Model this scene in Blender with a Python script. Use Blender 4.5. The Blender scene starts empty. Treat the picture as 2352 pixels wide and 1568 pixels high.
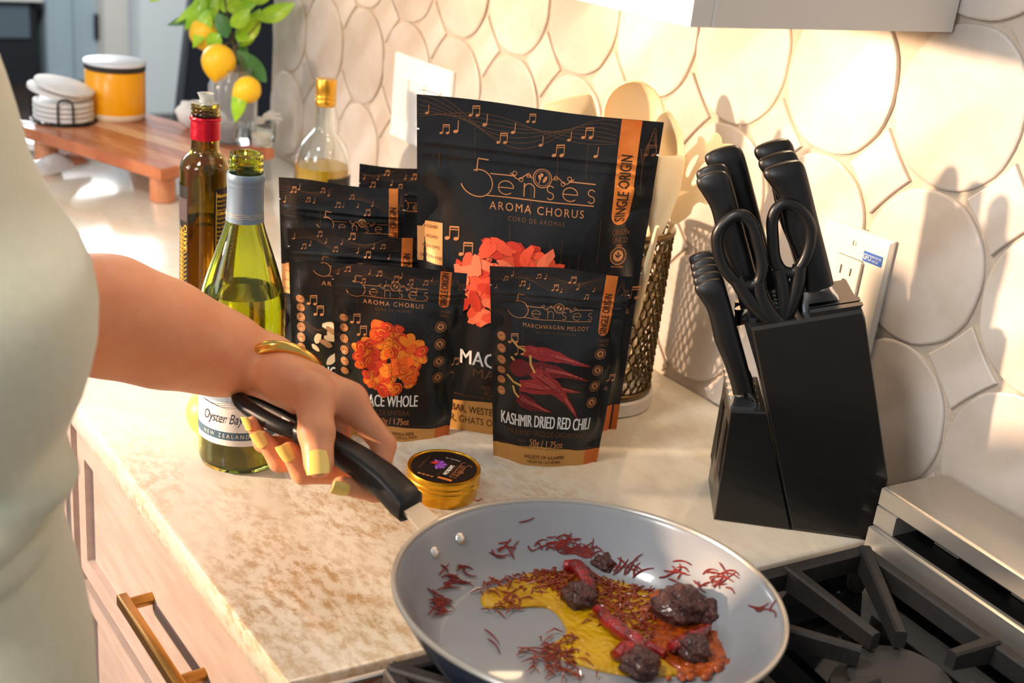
import bpy, bmesh, math, random
import numpy as np
from mathutils import Vector, Matrix
random.seed(7); np.random.seed(7)
R_ = math.radians
scene = bpy.context.scene
COL = scene.collection
ZC = 0.915                      # worktop height; shapes below are measured from the worktop

# ---------------------------------------------------------------- camera
CAM = Vector((-0.322, -0.629, 0.555 + ZC)); YAW, PIT, ROL = R_(37.77), R_(-21.70), R_(6.41); FPX = 2740.0
FW = Vector((math.sin(YAW)*math.cos(PIT), math.cos(YAW)*math.cos(PIT), math.sin(PIT)))
_r = Vector((math.cos(YAW), -math.sin(YAW), 0)); _u = _r.cross(FW)
RT = math.cos(ROL)*_r + math.sin(ROL)*_u; UP = math.cos(ROL)*_u - math.sin(ROL)*_r
cd = bpy.data.cameras.new('camera'); cam = bpy.data.objects.new('camera', cd); COL.objects.link(cam)
cam.matrix_world = Matrix(((RT.x, UP.x, -FW.x, CAM.x), (RT.y, UP.y, -FW.y, CAM.y), (RT.z, UP.z, -FW.z, CAM.z), (0, 0, 0, 1)))
cd.sensor_width = 36; cd.lens = 36*FPX/2352; cd.clip_start = 0.02
cd.dof.use_dof = True; cd.dof.focus_distance = 1.10; cd.dof.aperture_fstop = 6.3
scene.camera = cam
# ---------------------------------------------------------------- world, lights, exposure
w = bpy.data.worlds.new('room_light'); scene.world = w; w.use_nodes = True
bg = w.node_tree.nodes['Background']; bg.inputs[0].default_value = (0.90, 0.95, 1.0, 1); bg.inputs[1].default_value = 0.38
def light(name, kind, loc, target, power, color, size=0.1, size_y=None, spread=None):
    d = bpy.data.lights.new(name, kind); o = bpy.data.objects.new(name, d); COL.objects.link(o)
    o.location = Vector(loc) + Vector((0, 0, ZC))
    v = Vector(target) - Vector(loc); o.rotation_euler = v.to_track_quat('-Z', 'Y').to_euler()
    d.energy = power; d.color = color
    if kind == 'AREA':
        d.size = size
        if size_y: d.shape = 'RECTANGLE'; d.size_y = size_y
        else: d.shape = 'DISK'
        if spread: d.spread = R_(spread)
    else: d.shadow_soft_size = size
    return o
KEYD = Vector((0.866, -0.484, -0.122)).normalized()
kp = Vector((0.5, 0.1, 0.2)) - KEYD*3.2
light('key_lamp', 'AREA', kp, (0.5, 0.02, 0.15), 16, (1.0, 0.70, 0.47), 0.12, None, 50)
light('window_fill', 'AREA', (-2.6, -0.75, 1.15), (0.4, 0.1, 0.1), 25, (0.88, 0.92, 1.0), 0.9)
light('far_window', 'AREA', (0.5, 5.6, 1.25), (0.3, 0.5, 0.0), 150, (0.93, 0.97, 1.0), 2.0, 1.3)
light('side_window', 'AREA', (-3.0, 1.5, 0.95), (0.3, 0.2, 0.15), 16, (0.86, 0.93, 1.0), 0.9, 1.3)
light('far_room_fill', 'AREA', (0.6, 3.6, 1.75), (1.3, 6.6, 0.1), 95, (0.95, 0.98, 1.0), 0.8)  # added fill to brighten the far walls and cupboard, not a real lamp there
light('ceiling_lamp', 'AREA', (-0.75, 0.15, 1.50), (0.1, 0.15, 0.0), 17, (1.0, 0.95, 0.88), 0.35)
for yy, pw in ((0.12, 0.36), (0.44, 0.26), (0.78, 0.15), (1.12, 0.12)):
    light('puck_lamp', 'AREA', (0.56, yy, 0.447), (0.60, yy, 0.0), pw, (1.0, 0.74, 0.45), 0.05)
scene.view_settings.view_transform = 'Standard'; scene.view_settings.look = 'None'
scene.view_settings.exposure = 0.10; scene.view_settings.gamma = 1.0; scene.view_settings.use_curve_mapping = False
scene.cycles.use_denoising = True
scene.cycles.max_bounces = 14; scene.cycles.transmission_bounces = 12; scene.cycles.transparent_max_bounces = 12
scene.cycles.sample_clamp_indirect = 6.0

# ---------------------------------------------------------------- helpers
def at(px, py, t):               # point of the photographed place, t metres in front of the lens (worktop frame)
    return CAM + t*(FW + (px-1176)/FPX*RT - (py-784)/FPX*UP) - Vector((0, 0, ZC))
def onz(px, py, z):
    a = at(px, py, 0); d = at(px, py, 1)-a; return a + d*((z-a.z)/d.z)
def onx(px, py, x):
    a = at(px, py, 0); d = at(px, py, 1)-a; return a + d*((x-a.x)/d.x)
def onplane(px, py, p, n):
    a = at(px, py, 0); d = at(px, py, 1)-a; return a + d*((Vector(p)-a).dot(n)/d.dot(n))

def lin(c):
    c = [x/255.0 for x in c[:3]]
    return tuple(x/12.92 if x <= .04045 else ((x+.055)/1.055)**2.4 for x in c)
MATS = {}
def mat(name, rgb, rough=.5, metal=0.0, var=0.0, vscale=20.0, bump=0.0, bscale=60.0, coat=0.0, trans=0.0, ior=1.45, sss=0.0, emit=0.0, spec=.5, stretch=None, rgb2=None, sheen=0.0, rnd=0.0, bdist=.002):
    if name in MATS: return MATS[name]
    m = bpy.data.materials.new(name); m.use_nodes = True; nt = m.node_tree; b = nt.nodes['Principled BSDF']
    c = lin(rgb); b.inputs['Base Color'].default_value = (*c, 1); b.inputs['Roughness'].default_value = rough
    b.inputs['Metallic'].default_value = metal; b.inputs['IOR'].default_value = ior
    b.inputs['Coat Weight'].default_value = coat; b.inputs['Transmission Weight'].default_value = trans
    b.inputs['Specular IOR Level'].default_value = spec; b.inputs['Sheen Weight'].default_value = sheen
    if sss: b.inputs['Subsurface Weight'].default_value = sss; b.inputs['Subsurface Radius'].default_value = (.012, .005, .003); b.inputs['Subsurface Scale'].default_value = .6
    if emit: b.inputs['Emission Color'].default_value = (*c, 1); b.inputs['Emission Strength'].default_value = emit
    tc = nt.nodes.new('ShaderNodeTexCoord'); src = tc.outputs['Object']
    if stretch:
        mp = nt.nodes.new('ShaderNodeMapping'); mp.inputs['Scale'].default_value = stretch; nt.links.new(src, mp.inputs[0]); src = mp.outputs[0]
    if var or rgb2:
        n = nt.nodes.new('ShaderNodeTexNoise'); n.inputs['Scale'].default_value = vscale; n.inputs['Detail'].default_value = 6; n.inputs['Roughness'].default_value = .6
        nt.links.new(src, n.inputs['Vector'])
        r = nt.nodes.new('ShaderNodeValToRGB'); nt.links.new(n.outputs['Fac'], r.inputs[0])
        c2 = lin(rgb2) if rgb2 else tuple(max(0, x*(1-var)) for x in c); c1 = c if rgb2 else tuple(min(1, x*(1+var)) for x in c)
        r.color_ramp.elements[0].position = .35; r.color_ramp.elements[1].position = .65
        r.color_ramp.elements[0].color = (*c1, 1); r.color_ramp.elements[1].color = (*c2, 1)
        out = r.outputs[0]
        if rnd:
            oi = nt.nodes.new('ShaderNodeObjectInfo'); hv = nt.nodes.new('ShaderNodeHueSaturation'); mr = nt.nodes.new('ShaderNodeMapRange')
            mr.inputs[3].default_value = 1-rnd; mr.inputs[4].default_value = 1+rnd*.5
            nt.links.new(oi.outputs['Random'], mr.inputs[0]); nt.links.new(mr.outputs[0], hv.inputs['Value']); nt.links.new(out, hv.inputs['Color']); out = hv.outputs[0]
        nt.links.new(out, b.inputs['Base Color'])
    if bump:
        n2 = nt.nodes.new('ShaderNodeTexNoise'); n2.inputs['Scale'].default_value = bscale; n2.inputs['Detail'].default_value = 4
        nt.links.new(src, n2.inputs['Vector']); bp = nt.nodes.new('ShaderNodeBump'); bp.inputs['Strength'].default_value = bump; bp.inputs['Distance'].default_value = bdist
        nt.links.new(n2.outputs['Fac'], bp.inputs['Height']); nt.links.new(bp.outputs[0], b.inputs['Normal'])
    MATS[name] = m; return m

ORG = {}
class MB:                         # collects shapes, links them as ONE mesh object
    def __init__(s): s.v = []; s.f = []; s.mi = []; s.M = None; s.k = 0
    def add(s, vs, fs):
        o = len(s.v)
        for p in vs:
            p = Vector(p)
            if s.M is not None: p = s.M @ p
            s.v.append(p)
        for f in fs: s.f.append([i+o for i in f]); s.mi.append(s.k)
        return s
    def box(s, lo, hi, b=0.0):
        x0, y0, z0 = lo; x1, y1, z1 = hi
        if not b:
            return s.add([(x0,y0,z0),(x1,y0,z0),(x1,y1,z0),(x0,y1,z0),(x0,y0,z1),(x1,y0,z1),(x1,y1,z1),(x0,y1,z1)],
                  [(0,3,2,1),(4,5,6,7),(0,1,5,4),(1,2,6,5),(2,3,7,6),(3,0,4,7)])
        rings = []
        def rect(i, z):
            c = b*.3
            return [(x0+i+c,y0+i,z),(x1-i-c,y0+i,z),(x1-i,y0+i+c,z),(x1-i,y1-i-c,z),(x1-i-c,y1-i,z),(x0+i+c,y1-i,z),(x0+i,y1-i-c,z),(x0+i,y0+i+c,z)]
        return s.loft([rect(b,z0),rect(0,z0+b),rect(0,z1-b),rect(b,z1)])
    def loft(s, rings, cap=True, close=True):
        n = len(rings[0]); vs = [p for r in rings for p in r]; fs = []
        for i in range(len(rings)-1):
            for j in range(n if close else n-1):
                a = i*n+j; c = i*n+(j+1) % n; fs.append((a, c, c+n, a+n))
        if cap: fs.append(tuple(range(n-1, -1, -1))); fs.append(tuple((len(rings)-1)*n+j for j in range(n)))
        return s.add(vs, fs)
    def lathe(s, prof, seg=48, c=(0,0,0), cap=True):
        return s.loft([[(c[0]+r*math.cos(2*math.pi*j/seg), c[1]+r*math.sin(2*math.pi*j/seg), c[2]+z) for j in range(seg)] for r, z in prof], cap)
    def tube(s, pts, rad, seg=8, closed=False, flat=1.0, fdir=None):
        pts = [Vector(p) for p in pts]; n = len(pts)
        rs = rad if isinstance(rad, (list, tuple)) else [rad]*n
        tg = []
        for i in range(n):
            a = pts[(i-1) % n] if (closed or i > 0) else pts[0]; c = pts[(i+1) % n] if (closed or i < n-1) else pts[-1]
            tg.append((c-a).normalized())
        if fdir is not None: N = Vector(fdir)
        else: N = tg[0].orthogonal()
        rings = []
        for i in range(n):
            N = (N - tg[i]*N.dot(tg[i]))
            N = N.normalized() if N.length > 1e-9 else tg[i].orthogonal().normalized()
            B = tg[i].cross(N)
            rings.append([pts[i] + rs[i]*(math.cos(2*math.pi*j/seg)*N*flat + math.sin(2*math.pi*j/seg)*B) for j in range(seg)])
        if closed:
            rings.append(rings[0]); return s.loft(rings, False)
        return s.loft(rings, True)
    def prism(s, poly, ax, d0, d1, b=0.0):    # polygon of (a,b) extruded along axis ax ('x','y','z') or a matrix
        def P(a, bb, d): return {'x': (d, a, bb), 'y': (a, d, bb), 'z': (a, bb, d)}[ax]
        n = len(poly); vs = [P(a, bb, d0) for a, bb in poly]+[P(a, bb, d1) for a, bb in poly]
        fs = [tuple(range(n-1,-1,-1)), tuple(range(n, 2*n))]+[(i, (i+1) % n, (i+1) % n+n, i+n) for i in range(n)]
        return s.add(vs, fs)
    def ell(s, c, r, seg=20, rg=12, fn=None):
        rings = []
        for i in range(1, rg):
            t = math.pi*i/rg
            rings.append([(math.sin(t)*math.cos(2*math.pi*j/seg), math.sin(t)*math.sin(2*math.pi*j/seg), -math.cos(t)) for j in range(seg)])
        out = []
        for ring in rings: out.append([Vector((c[0]+p[0]*r[0]*(fn(p) if fn else 1), c[1]+p[1]*r[1]*(fn(p) if fn else 1), c[2]+p[2]*r[2]*(fn(p) if fn else 1))) for p in ring])
        return s.loft(out, True)
    def mesh(s, name, org=(0,0,0), mats=(), smooth=40):
        me = bpy.data.meshes.new(name); o = Vector(org)
        me.from_pydata([tuple(p-o) for p in s.v], [], s.f)
        for m in mats: me.materials.append(m)
        if len(mats) > 1: me.polygons.foreach_set('material_index', s.mi)
        bm = bmesh.new(); bm.from_mesh(me); bmesh.ops.recalc_face_normals(bm, faces=bm.faces); bm.to_mesh(me); bm.free()
        if smooth:
            me.polygons.foreach_set('use_smooth', [True]*len(me.polygons)); me.set_sharp_from_angle(angle=R_(smooth))
        me.update(); return me
    def part(s, name, m, parent, smooth=40):
        root = parent
        while root.parent: root = root.parent
        o = bpy.data.objects.new(name, s.mesh(name, ORG[root.name], m if isinstance(m, (list, tuple)) else [m], smooth)); COL.objects.link(o); o.parent = parent
        return o
    def solo(s, name, m, loc, label=None, cat=None, group=None, kind=None, smooth=40):
        o = bpy.data.objects.new(name, s.mesh(name, loc, m if isinstance(m, (list, tuple)) else [m], smooth)); COL.objects.link(o)
        o.location = Vector(loc)+Vector((0, 0, ZC)); ORG[o.name] = Vector(loc); tag(o, label, cat, group, kind); return o
def tag(o, label=None, cat=None, group=None, kind=None):
    if label: o['label'] = label
    if cat: o['category'] = cat
    if group: o['group'] = group
    if kind: o['kind'] = kind
def thing(name, label, cat, loc, group=None, kind=None):
    o = bpy.data.objects.new(name, None); o.empty_display_size = .02; COL.objects.link(o)
    o.location = Vector(loc)+Vector((0, 0, ZC)); ORG[o.name] = Vector(loc); tag(o, label, cat, group, kind); return o
def copy_tree(o, parent=None):
    c = o.copy(); COL.objects.link(c)
    if parent: c.parent = parent
    for ch in list(o.children): copy_tree(ch, c)
    return c
def spline(pts, n=8, closed=False):       # Catmull-Rom through points of any dimension
    P = [np.array(p, float) for p in pts]; m = len(P); out = []
    for i in range(m if closed else m-1):
        if closed: a, b, c, d = P[(i-1) % m], P[i], P[(i+1) % m], P[(i+2) % m]
        else: a, b, c, d = P[max(i-1, 0)], P[i], P[i+1], P[min(i+2, m-1)]
        for k in range(n):
            t = k/n; out.append(.5*((2*b)+(c-a)*t+(2*a-5*b+4*c-d)*t*t+(3*b-a-3*c+d)*t**3))
    if not closed: out.append(P[-1])
    return [tuple(float(x) for x in q) for q in out]

# implicit surfaces for organic shapes -> one continuous mesh
def rcone(P, a, b, ra, rb):
    a = np.asarray(a, np.float32); b = np.asarray(b, np.float32); ba = b-a; L2 = float(ba@ba)
    h = np.clip(((P-a)@ba)/max(L2, 1e-12), 0, 1).astype(np.float32)
    return np.linalg.norm(P-a-h[:, None]*ba, axis=1)-(ra+(rb-ra)*h)
def sell(P, c, r, M=None):
    q = P-np.asarray(c, np.float32)
    if M is not None: q = q@np.asarray(M, np.float32)
    r = np.asarray(r, np.float32); k0 = np.linalg.norm(q/r, axis=1); k1 = np.linalg.norm(q/(r*r), axis=1)
    return k0*(k0-1)/np.maximum(k1, 1e-6)
def smin(a, b, k):
    h = np.clip(.5+.5*(b-a)/k, 0, 1); return b+(a-b)*h-k*h*(1-h)
def surfnet(sdf, lo, hi, h):
    lo = np.array(lo, np.float32); n = np.ceil((np.array(hi)-lo)/h).astype(int)+1
    ax = [lo[i]+h*np.arange(n[i], dtype=np.float32) for i in range(3)]
    Fv = np.empty(n, np.float32)
    for i in range(n[0]):
        Y, Z = np.meshgrid(ax[1], ax[2], indexing='ij')
        Pp = np.stack([np.full(Y.size, ax[0][i], np.float32), Y.ravel(), Z.ravel()], 1); Fv[i] = sdf(Pp).reshape(n[1], n[2])
    ins = Fv < 0
    c = [(i, j, k) for i in (0, 1) for j in (0, 1) for k in (0, 1)]
    def sub(A, o): return A[o[0]:n[0]-1+o[0], o[1]:n[1]-1+o[1], o[2]:n[2]-1+o[2]]
    cnt = sum(sub(ins, o).astype(np.int8) for o in c); act = (cnt > 0) & (cnt < 8); ids = np.argwhere(act)
    idx = -np.ones(act.shape, np.int64); idx[act] = np.arange(len(ids))
    acc = np.zeros((len(ids), 3), np.float32); num = np.zeros(len(ids), np.float32)
    for o in c:
        for d in range(3):
            if o[d]: continue
            q = list(o); q[d] = 1
            A = Fv[ids[:,0]+o[0], ids[:,1]+o[1], ids[:,2]+o[2]]; B = Fv[ids[:,0]+q[0], ids[:,1]+q[1], ids[:,2]+q[2]]
            m = (A < 0) != (B < 0); t = np.where(m, A/np.where(m, A-B, 1), 0)
            p = np.tile(np.array(o, np.float32), (len(ids), 1)); p[:, d] += t
            acc[m] += p[m]; num[m] += 1
    V = lo+h*(ids+acc/num[:, None]); Q = []
    for d in range(3):
        e, g = (d+1) % 3, (d+2) % 3
        s0 = [slice(None)]*3; s1 = [slice(None)]*3; s0[d] = slice(0, -1); s1[d] = slice(1, None)
        ch = ins[tuple(s0)] != ins[tuple(s1)]; E = np.argwhere(ch)
        E = E[(E[:, e] > 0) & (E[:, g] > 0) & (E[:, e] < n[e]-1) & (E[:, g] < n[g]-1)]
        def cell(de, dg):
            q = E.copy(); q[:, e] += de; q[:, g] += dg; return idx[q[:, 0], q[:, 1], q[:, 2]]
        quad = np.stack([cell(-1, -1), cell(0, -1), cell(0, 0), cell(-1, 0)], 1)
        fl = ins[E[:, 0], E[:, 1], E[:, 2]]; quad[~fl] = quad[~fl][:, ::-1]
        Q.append(quad)
    Q = np.concatenate(Q); Q = Q[(Q >= 0).all(1)]
    return V, Q
def organic(V, Q, it=2):
    V = V.astype(np.float64).copy()
    for _ in range(it):
        S = np.zeros_like(V); N = np.zeros(len(V))
        for k in range(4):
            a, b = Q[:, k], Q[:, (k+1) % 4]; np.add.at(S, a, V[b]); np.add.at(N, a, 1); np.add.at(S, b, V[a]); np.add.at(N, b, 1)
        V = .5*V+.5*S/N[:, None]
    mb = MB(); mb.v = [Vector(p) for p in V]; mb.f = [list(map(int, q)) for q in Q]; mb.mi = [0]*len(mb.f); return mb

# ---- lettering and flat print laid onto a surface: fn(x, y, lift) -> point
TXT = {}
def text_mesh(s, bold=0.0, space=1.0):
    k = (s, bold, space)
    if k in TXT: return TXT[k]
    cu = bpy.data.curves.new('t', 'FONT'); cu.body = s; cu.size = 1; cu.resolution_u = 3; cu.offset = bold; cu.space_character = space
    ob = bpy.data.objects.new('t', cu); COL.objects.link(ob); bpy.context.view_layer.update()
    me = bpy.data.meshes.new_from_object(ob.evaluated_get(bpy.context.evaluated_depsgraph_get()))
    v = np.array([p.co[:2] for p in me.vertices]).reshape(-1, 2); f = [tuple(p.vertices) for p in me.polygons]
    bpy.data.objects.remove(ob); bpy.data.curves.remove(cu); bpy.data.meshes.remove(me)
    TXT[k] = (v, f); return v, f
class Print:
    def __init__(s, fn): s.fn = fn; s.g = {}; s.ly = 0
    def mb(s, m): return s.g.setdefault(m, MB())
    def put(s, m, pts, faces, ly):
        s.mb(m).add([s.fn(x, y, .0003+.00015*ly) for x, y in pts], faces)
    def text(s, m, t, x, y, size, sx=1.0, bold=0.0, space=1.0, al='c', rot=0.0, ly=3, width=None, skew=0):
        v, f = text_mesh(t, 0.0, space)
        if len(v) == 0: return
        v = v-[v[:, 0].min(), 0]; W = v[:, 0].max()
        k = size/.70                 # size = cap height
        if width: sx = width/(W*k)
        p = v*[k*sx, k]; W = W*k*sx
        if skew: p[:, 0] += skew*p[:, 1]
        p[:, 0] -= {'c': W/2, 'l': 0, 'r': W}[al]
        c, q = math.cos(rot), math.sin(rot)
        for e, dl in (((-bold*size*1.6, 0), (bold*size*1.6, .12)) if bold > 0 else ((0, 0),)):
            s.put(m, [(x+(a+e)*c-b*q, y+(a+e)*q+b*c) for a, b in p], f, ly+dl)
    def line(s, m, pts, wd, ly=2):
        pts = [np.array(p, float) for p in pts]; L = []; 
        for i, p in enumerate(pts):
            d = pts[min(i+1, len(pts)-1)]-pts[max(i-1, 0)]; d = d/max(np.linalg.norm(d), 1e-9); nn = np.array([-d[1], d[0]])
            L += [tuple(p+nn*wd/2), tuple(p-nn*wd/2)]
        s.put(m, L, [(2*i, 2*i+1, 2*i+3, 2*i+2) for i in range(len(pts)-1)], ly)
    def poly(s, m, pts, ly=1):
        n = len(pts); c = np.mean(np.array(pts), 0); s.put(m, [tuple(c)]+[tuple(p) for p in pts], [(0, i+1, (i+1) % n+1) for i in range(n)], ly)
    def disc(s, m, x, y, r, ly=1, ry=None, rot=0, n=18):
        ry = ry or r; c, q = math.cos(rot), math.sin(rot)
        s.poly(m, [(x+r*math.cos(a)*c-ry*math.sin(a)*q, y+r*math.cos(a)*q+ry*math.sin(a)*c) for a in [2*math.pi*i/n for i in range(n)]], ly)
    def ring(s, m, x, y, r, wd, ly=2, n=24): s.line(m, [(x+r*math.cos(2*math.pi*i/n), y+r*math.sin(2*math.pi*i/n)) for i in range(n+1)], wd, ly)
    def rect(s, m, x0, y0, x1, y1, ly=0, nx=4, ny=6):
        pts = [(x0+(x1-x0)*i/nx, y0+(y1-y0)*j/ny) for j in range(ny+1) for i in range(nx+1)]
        s.put(m, pts, [(j*(nx+1)+i, j*(nx+1)+i+1, (j+1)*(nx+1)+i+1, (j+1)*(nx+1)+i) for j in range(ny) for i in range(nx)], ly)
    def done(s, parent, names):
        for m, mb in s.g.items():
            o = mb.part(names.get(m.name, 'print'), m, parent, smooth=0)
            if 'band' not in o.name and 'label' not in o.name: o['kind'] = 'stuff'
# ================================================================ materials of the room
def stone_mat():
    m = bpy.data.materials.new('quartzite'); m.use_nodes = True; nt = m.node_tree; b = nt.nodes['Principled BSDF']; L = nt.links.new
    tc = nt.nodes.new('ShaderNodeTexCoord'); mp = nt.nodes.new('ShaderNodeMapping'); mp.inputs['Scale'].default_value = (1.0, .55, 1); mp.inputs['Rotation'].default_value = (0, 0, .5); L(tc.outputs['Object'], mp.inputs[0])
    def noise(sc, det, ro, dis=0.0):
        n = nt.nodes.new('ShaderNodeTexNoise'); n.inputs['Scale'].default_value = sc; n.inputs['Detail'].default_value = det; n.inputs['Roughness'].default_value = ro; n.inputs['Distortion'].default_value = dis; L(mp.outputs[0], n.inputs['Vector']); return n.outputs['Fac']
    def ramp(f, p0, c0, p1, c1):
        r = nt.nodes.new('ShaderNodeValToRGB'); e = r.color_ramp.elements; e[0].position = p0; e[0].color = (*c0, 1); e[1].position = p1; e[1].color = (*c1, 1); L(f, r.inputs[0]); return r.outputs[0]
    base = ramp(noise(5.5, 7, .6, .6), .36, lin((226,222,210)), .66, lin((206,195,172)))
    fl = ramp(noise(105, 5, .75), .44, (0,0,0), .60, (1,1,1)); zone = ramp(noise(7.0, 4, .6, .4), .36, (0,0,0), .56, (1,1,1))
    mu = nt.nodes.new('ShaderNodeMath'); mu.operation = 'MULTIPLY'; L(fl, mu.inputs[0]); L(zone, mu.inputs[1])
    m2 = nt.nodes.new('ShaderNodeMath'); m2.operation = 'MULTIPLY'; m2.inputs[1].default_value = .85
    ds = nt.nodes.new('ShaderNodeVectorMath'); ds.operation = 'DISTANCE'; ds.inputs[1].default_value = (-.20, -.62, .03); L(tc.outputs['Object'], ds.inputs[0])
    mr = nt.nodes.new('ShaderNodeMapRange'); mr.inputs[1].default_value = .10; mr.inputs[2].default_value = .30; mr.inputs[3].default_value = 1.0; mr.inputs[4].default_value = .16; L(ds.outputs['Value'], mr.inputs[0])
    m3 = nt.nodes.new('ShaderNodeMath'); m3.operation = 'MULTIPLY'; L(mu.outputs[0], m3.inputs[0]); L(mr.outputs[0], m3.inputs[1]); L(m3.outputs[0], m2.inputs[0])
    mx = nt.nodes.new('ShaderNodeMixRGB'); L(m2.outputs[0], mx.inputs[0]); L(base, mx.inputs[1]); mx.inputs[2].default_value = (*lin((172,138,88)), 1)
    L(mx.outputs[0], b.inputs['Base Color']); b.inputs['Roughness'].default_value = .13; b.inputs['Coat Weight'].default_value = .3; b.inputs['Coat Roughness'].default_value = .05
    return m
STONE = stone_mat()
TILE = mat('glazed_tile', (216,206,196), .40, rgb2=(197,182,167), vscale=11, bump=.25, bscale=35, rnd=.13, bdist=.003)
GROUT = mat('grout', (196,180,162), .85, var=.08, vscale=60, bump=.3, bscale=250)
PAINT = mat('cabinet_paint', (180,162,153), .42, rgb2=(168,148,138), vscale=14, stretch=(1, 1, 6), bump=.06, bscale=60)
PAINT2 = mat('upper_paint', (228,222,212), .45, var=.02, vscale=12)
BRASS = mat('brushed_brass', (186,138,72), .32, 1.0, var=.08, vscale=90)
FLOOR = mat('dark_floor', (58,46,40), .45, var=.25, vscale=4, stretch=(6, 1, 1))
WALLW = mat('pale_wall', (212,214,210), .7, var=.02)

# ================================================================ structure
X_W = 0.648
mb = MB(); mb.box((X_W, -0.75, -0.915), (X_W+.12, 1.438, 0.95)); wall = mb.solo('wall_right', GROUT, (X_W, 0, 0), kind='structure', smooth=0)
def oval_mesh(seed):
    rnd = random.Random(seed); a, b = .1365/2-.0016, .152/2-.0012; ph = [rnd.uniform(0, 6.3) for _ in range(4)]; n = 44
    def ring(ins, x):
        out = []
        for i in range(n):
            t = 2*math.pi*i/n; c, s = math.cos(t), math.sin(t); e = 2/2.12
            wob = 1+.006*math.sin(3*t+ph[0])+.005*math.sin(7*t+ph[1])+.004*math.sin(13*t+ph[2])
            out.append((x, (a*wob-ins)*math.copysign(abs(c)**e, c), (b*wob-ins)*math.copysign(abs(s)**e, s)))
        return out
    mb = MB(); mb.loft([ring(0, .001), ring(0, -.0020), ring(.0008, -.0033), ring(.0024, -.0038), ring(.012, -.0040)]); return mb.mesh('tile', (0,0,0), [TILE], 14)
def diamond_mesh(seed, cut=False):
    rnd = random.Random(seed); a, b = .0365+rnd.uniform(-.001, .001), .0425; q = []
    cor = [(a, 0), (0, b), (-a, 0), (0, -b)]
    for i in range(4):
        p, r = np.array(cor[i]), np.array(cor[(i+1) % 4])
        for k in range(5):
            t = k/5; m = p+(r-p)*t; q.append(m*(1-.10*4*t*(1-t)*.5))
    if cut: q = [np.array((p[0], max(p[1], -.010))) for p in q]
    def ring(k, x): return [(x, p[0]*k, p[1]*k) for p in q]
    mb = MB(); mb.loft([ring(1, .001), ring(1, -.0020), ring(.978, -.0033), ring(.94, -.0038)]); return mb.mesh('tile', (0,0,0), [TILE], 14)
OV = [oval_mesh(i) for i in range(6)]; DI = [diamond_mesh(i) for i in range(4)]; DC = diamond_mesh(9, True)
def put_tile(me, y, z, rot=0, tilt=.012):
    o = bpy.data.objects.new('tile', me); COL.objects.link(o); o.parent = wall; o.location = (0, y, z)
    o.rotation_euler = (rot, random.uniform(-tilt, tilt), random.uniform(-tilt, tilt))
ZR = .317; PW, PH = .1365, .152; Y0 = .073
for i in range(-5, 10):
    for j in range(-2, 3):
        yc = Y0+PW*(i+.5); zc = ZR+PH*(j+.5)
        if yc+PW/2 < 1.44 and zc < .75 and not (zc > .5 and yc > .1): put_tile(random.choice(OV), yc, zc, random.choice((0, math.pi)))
        yl, zl = Y0+PW*i, ZR+PH*j
        if -.62 < yl < 1.40:
            if zl < .03: put_tile(DC, yl, zl, 0, .004)
            elif zl < .7 and not (zl > .46 and yl > .06): put_tile(random.choice(DI), yl, zl, random.choice((0, math.pi)))

mb = MB(); mb.box((-4.5, -3.0, -1.015), (5.0, 9.0, -.915)); mb.solo('floor', FLOOR, (0, 3, -1.015), kind='structure', smooth=0)
mb = MB(); mb.box((-4.5, 7.0, -.915), (5.0, 7.1, 1.7)); mb.solo('wall_back', WALLW, (0, 7, -.915), kind='structure', smooth=0)
c1 = onz(242, 200, -.915)
mb = MB(); mb.box((c1.x, c1.y, -.915), (c1.x+1.1, c1.y+.28, 1.7)); mb.solo('wall_far', mat('warm_white_wall', (226,222,212), .7), (c1.x, c1.y, -.915), kind='structure', smooth=0)
c2 = onz(325, 262, -.915)
mb = MB(); mb.box((c2.x, c2.y, -.915), (c2.x+2.5, c2.y+.2, 1.7)); mb.solo('wall_nook', mat('grey_white_wall', (204,210,210), .7), (c2.x, c2.y, -.915), kind='structure', smooth=0)

# far tall cupboard with pale blue-grey doors
a, b = onz(92, 178, -.915), onz(246, 190, -.915)
yb = min(a.y, b.y); CUP = mat('blue_grey_paint', (168,184,192), .5)
t = thing('tall_cupboard', 'pale blue-grey tall cupboard with two narrow doors and a black pull, far across the room', 'cupboard', (a.x, yb, -.915))
mb = MB(); mb.box((a.x, yb+.02, -.915), (c1.x+.02, yb+.35, .6)); mb.part('body', CUP, t)
xm = a.x+(c1.x-a.x)*.52
for x0, x1 in ((a.x+.005, xm-.006), (xm+.006, c1.x-.004)):
    mb = MB(); z0, z1 = -.90, .59
    mb.box((x0, yb, z0), (x0+.03, yb+.02, z1)); mb.box((x1-.03, yb, z0), (x1, yb+.02, z1)); mb.box((x0+.03, yb, z0), (x1-.03, yb+.02, z0+.05)); mb.box((x0+.03, yb, z1-.05), (x1-.03, yb+.02, z1)); mb.box((x0+.03, yb+.008, z0+.05), (x1-.03, yb+.02, z1-.05))
    d = mb.part('door', CUP, t)
    if x0 > xm:
        hp = onplane(222, 60, (0, yb, 0), Vector((0, 1, 0))); mb = MB(); mb.box((hp.x-.022, yb-.035, hp.z-.075), (hp.x+.022, yb-.015, hp.z+.075), .006); mb.box((hp.x-.012, yb-.016, hp.z-.05), (hp.x+.012, yb+.001, hp.z-.03)); mb.box((hp.x-.012, yb-.016, hp.z+.03), (hp.x+.012, yb+.001, hp.z+.05)); mb.part('handle', mat('black_metal', (22,22,24), .4), d)
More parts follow.
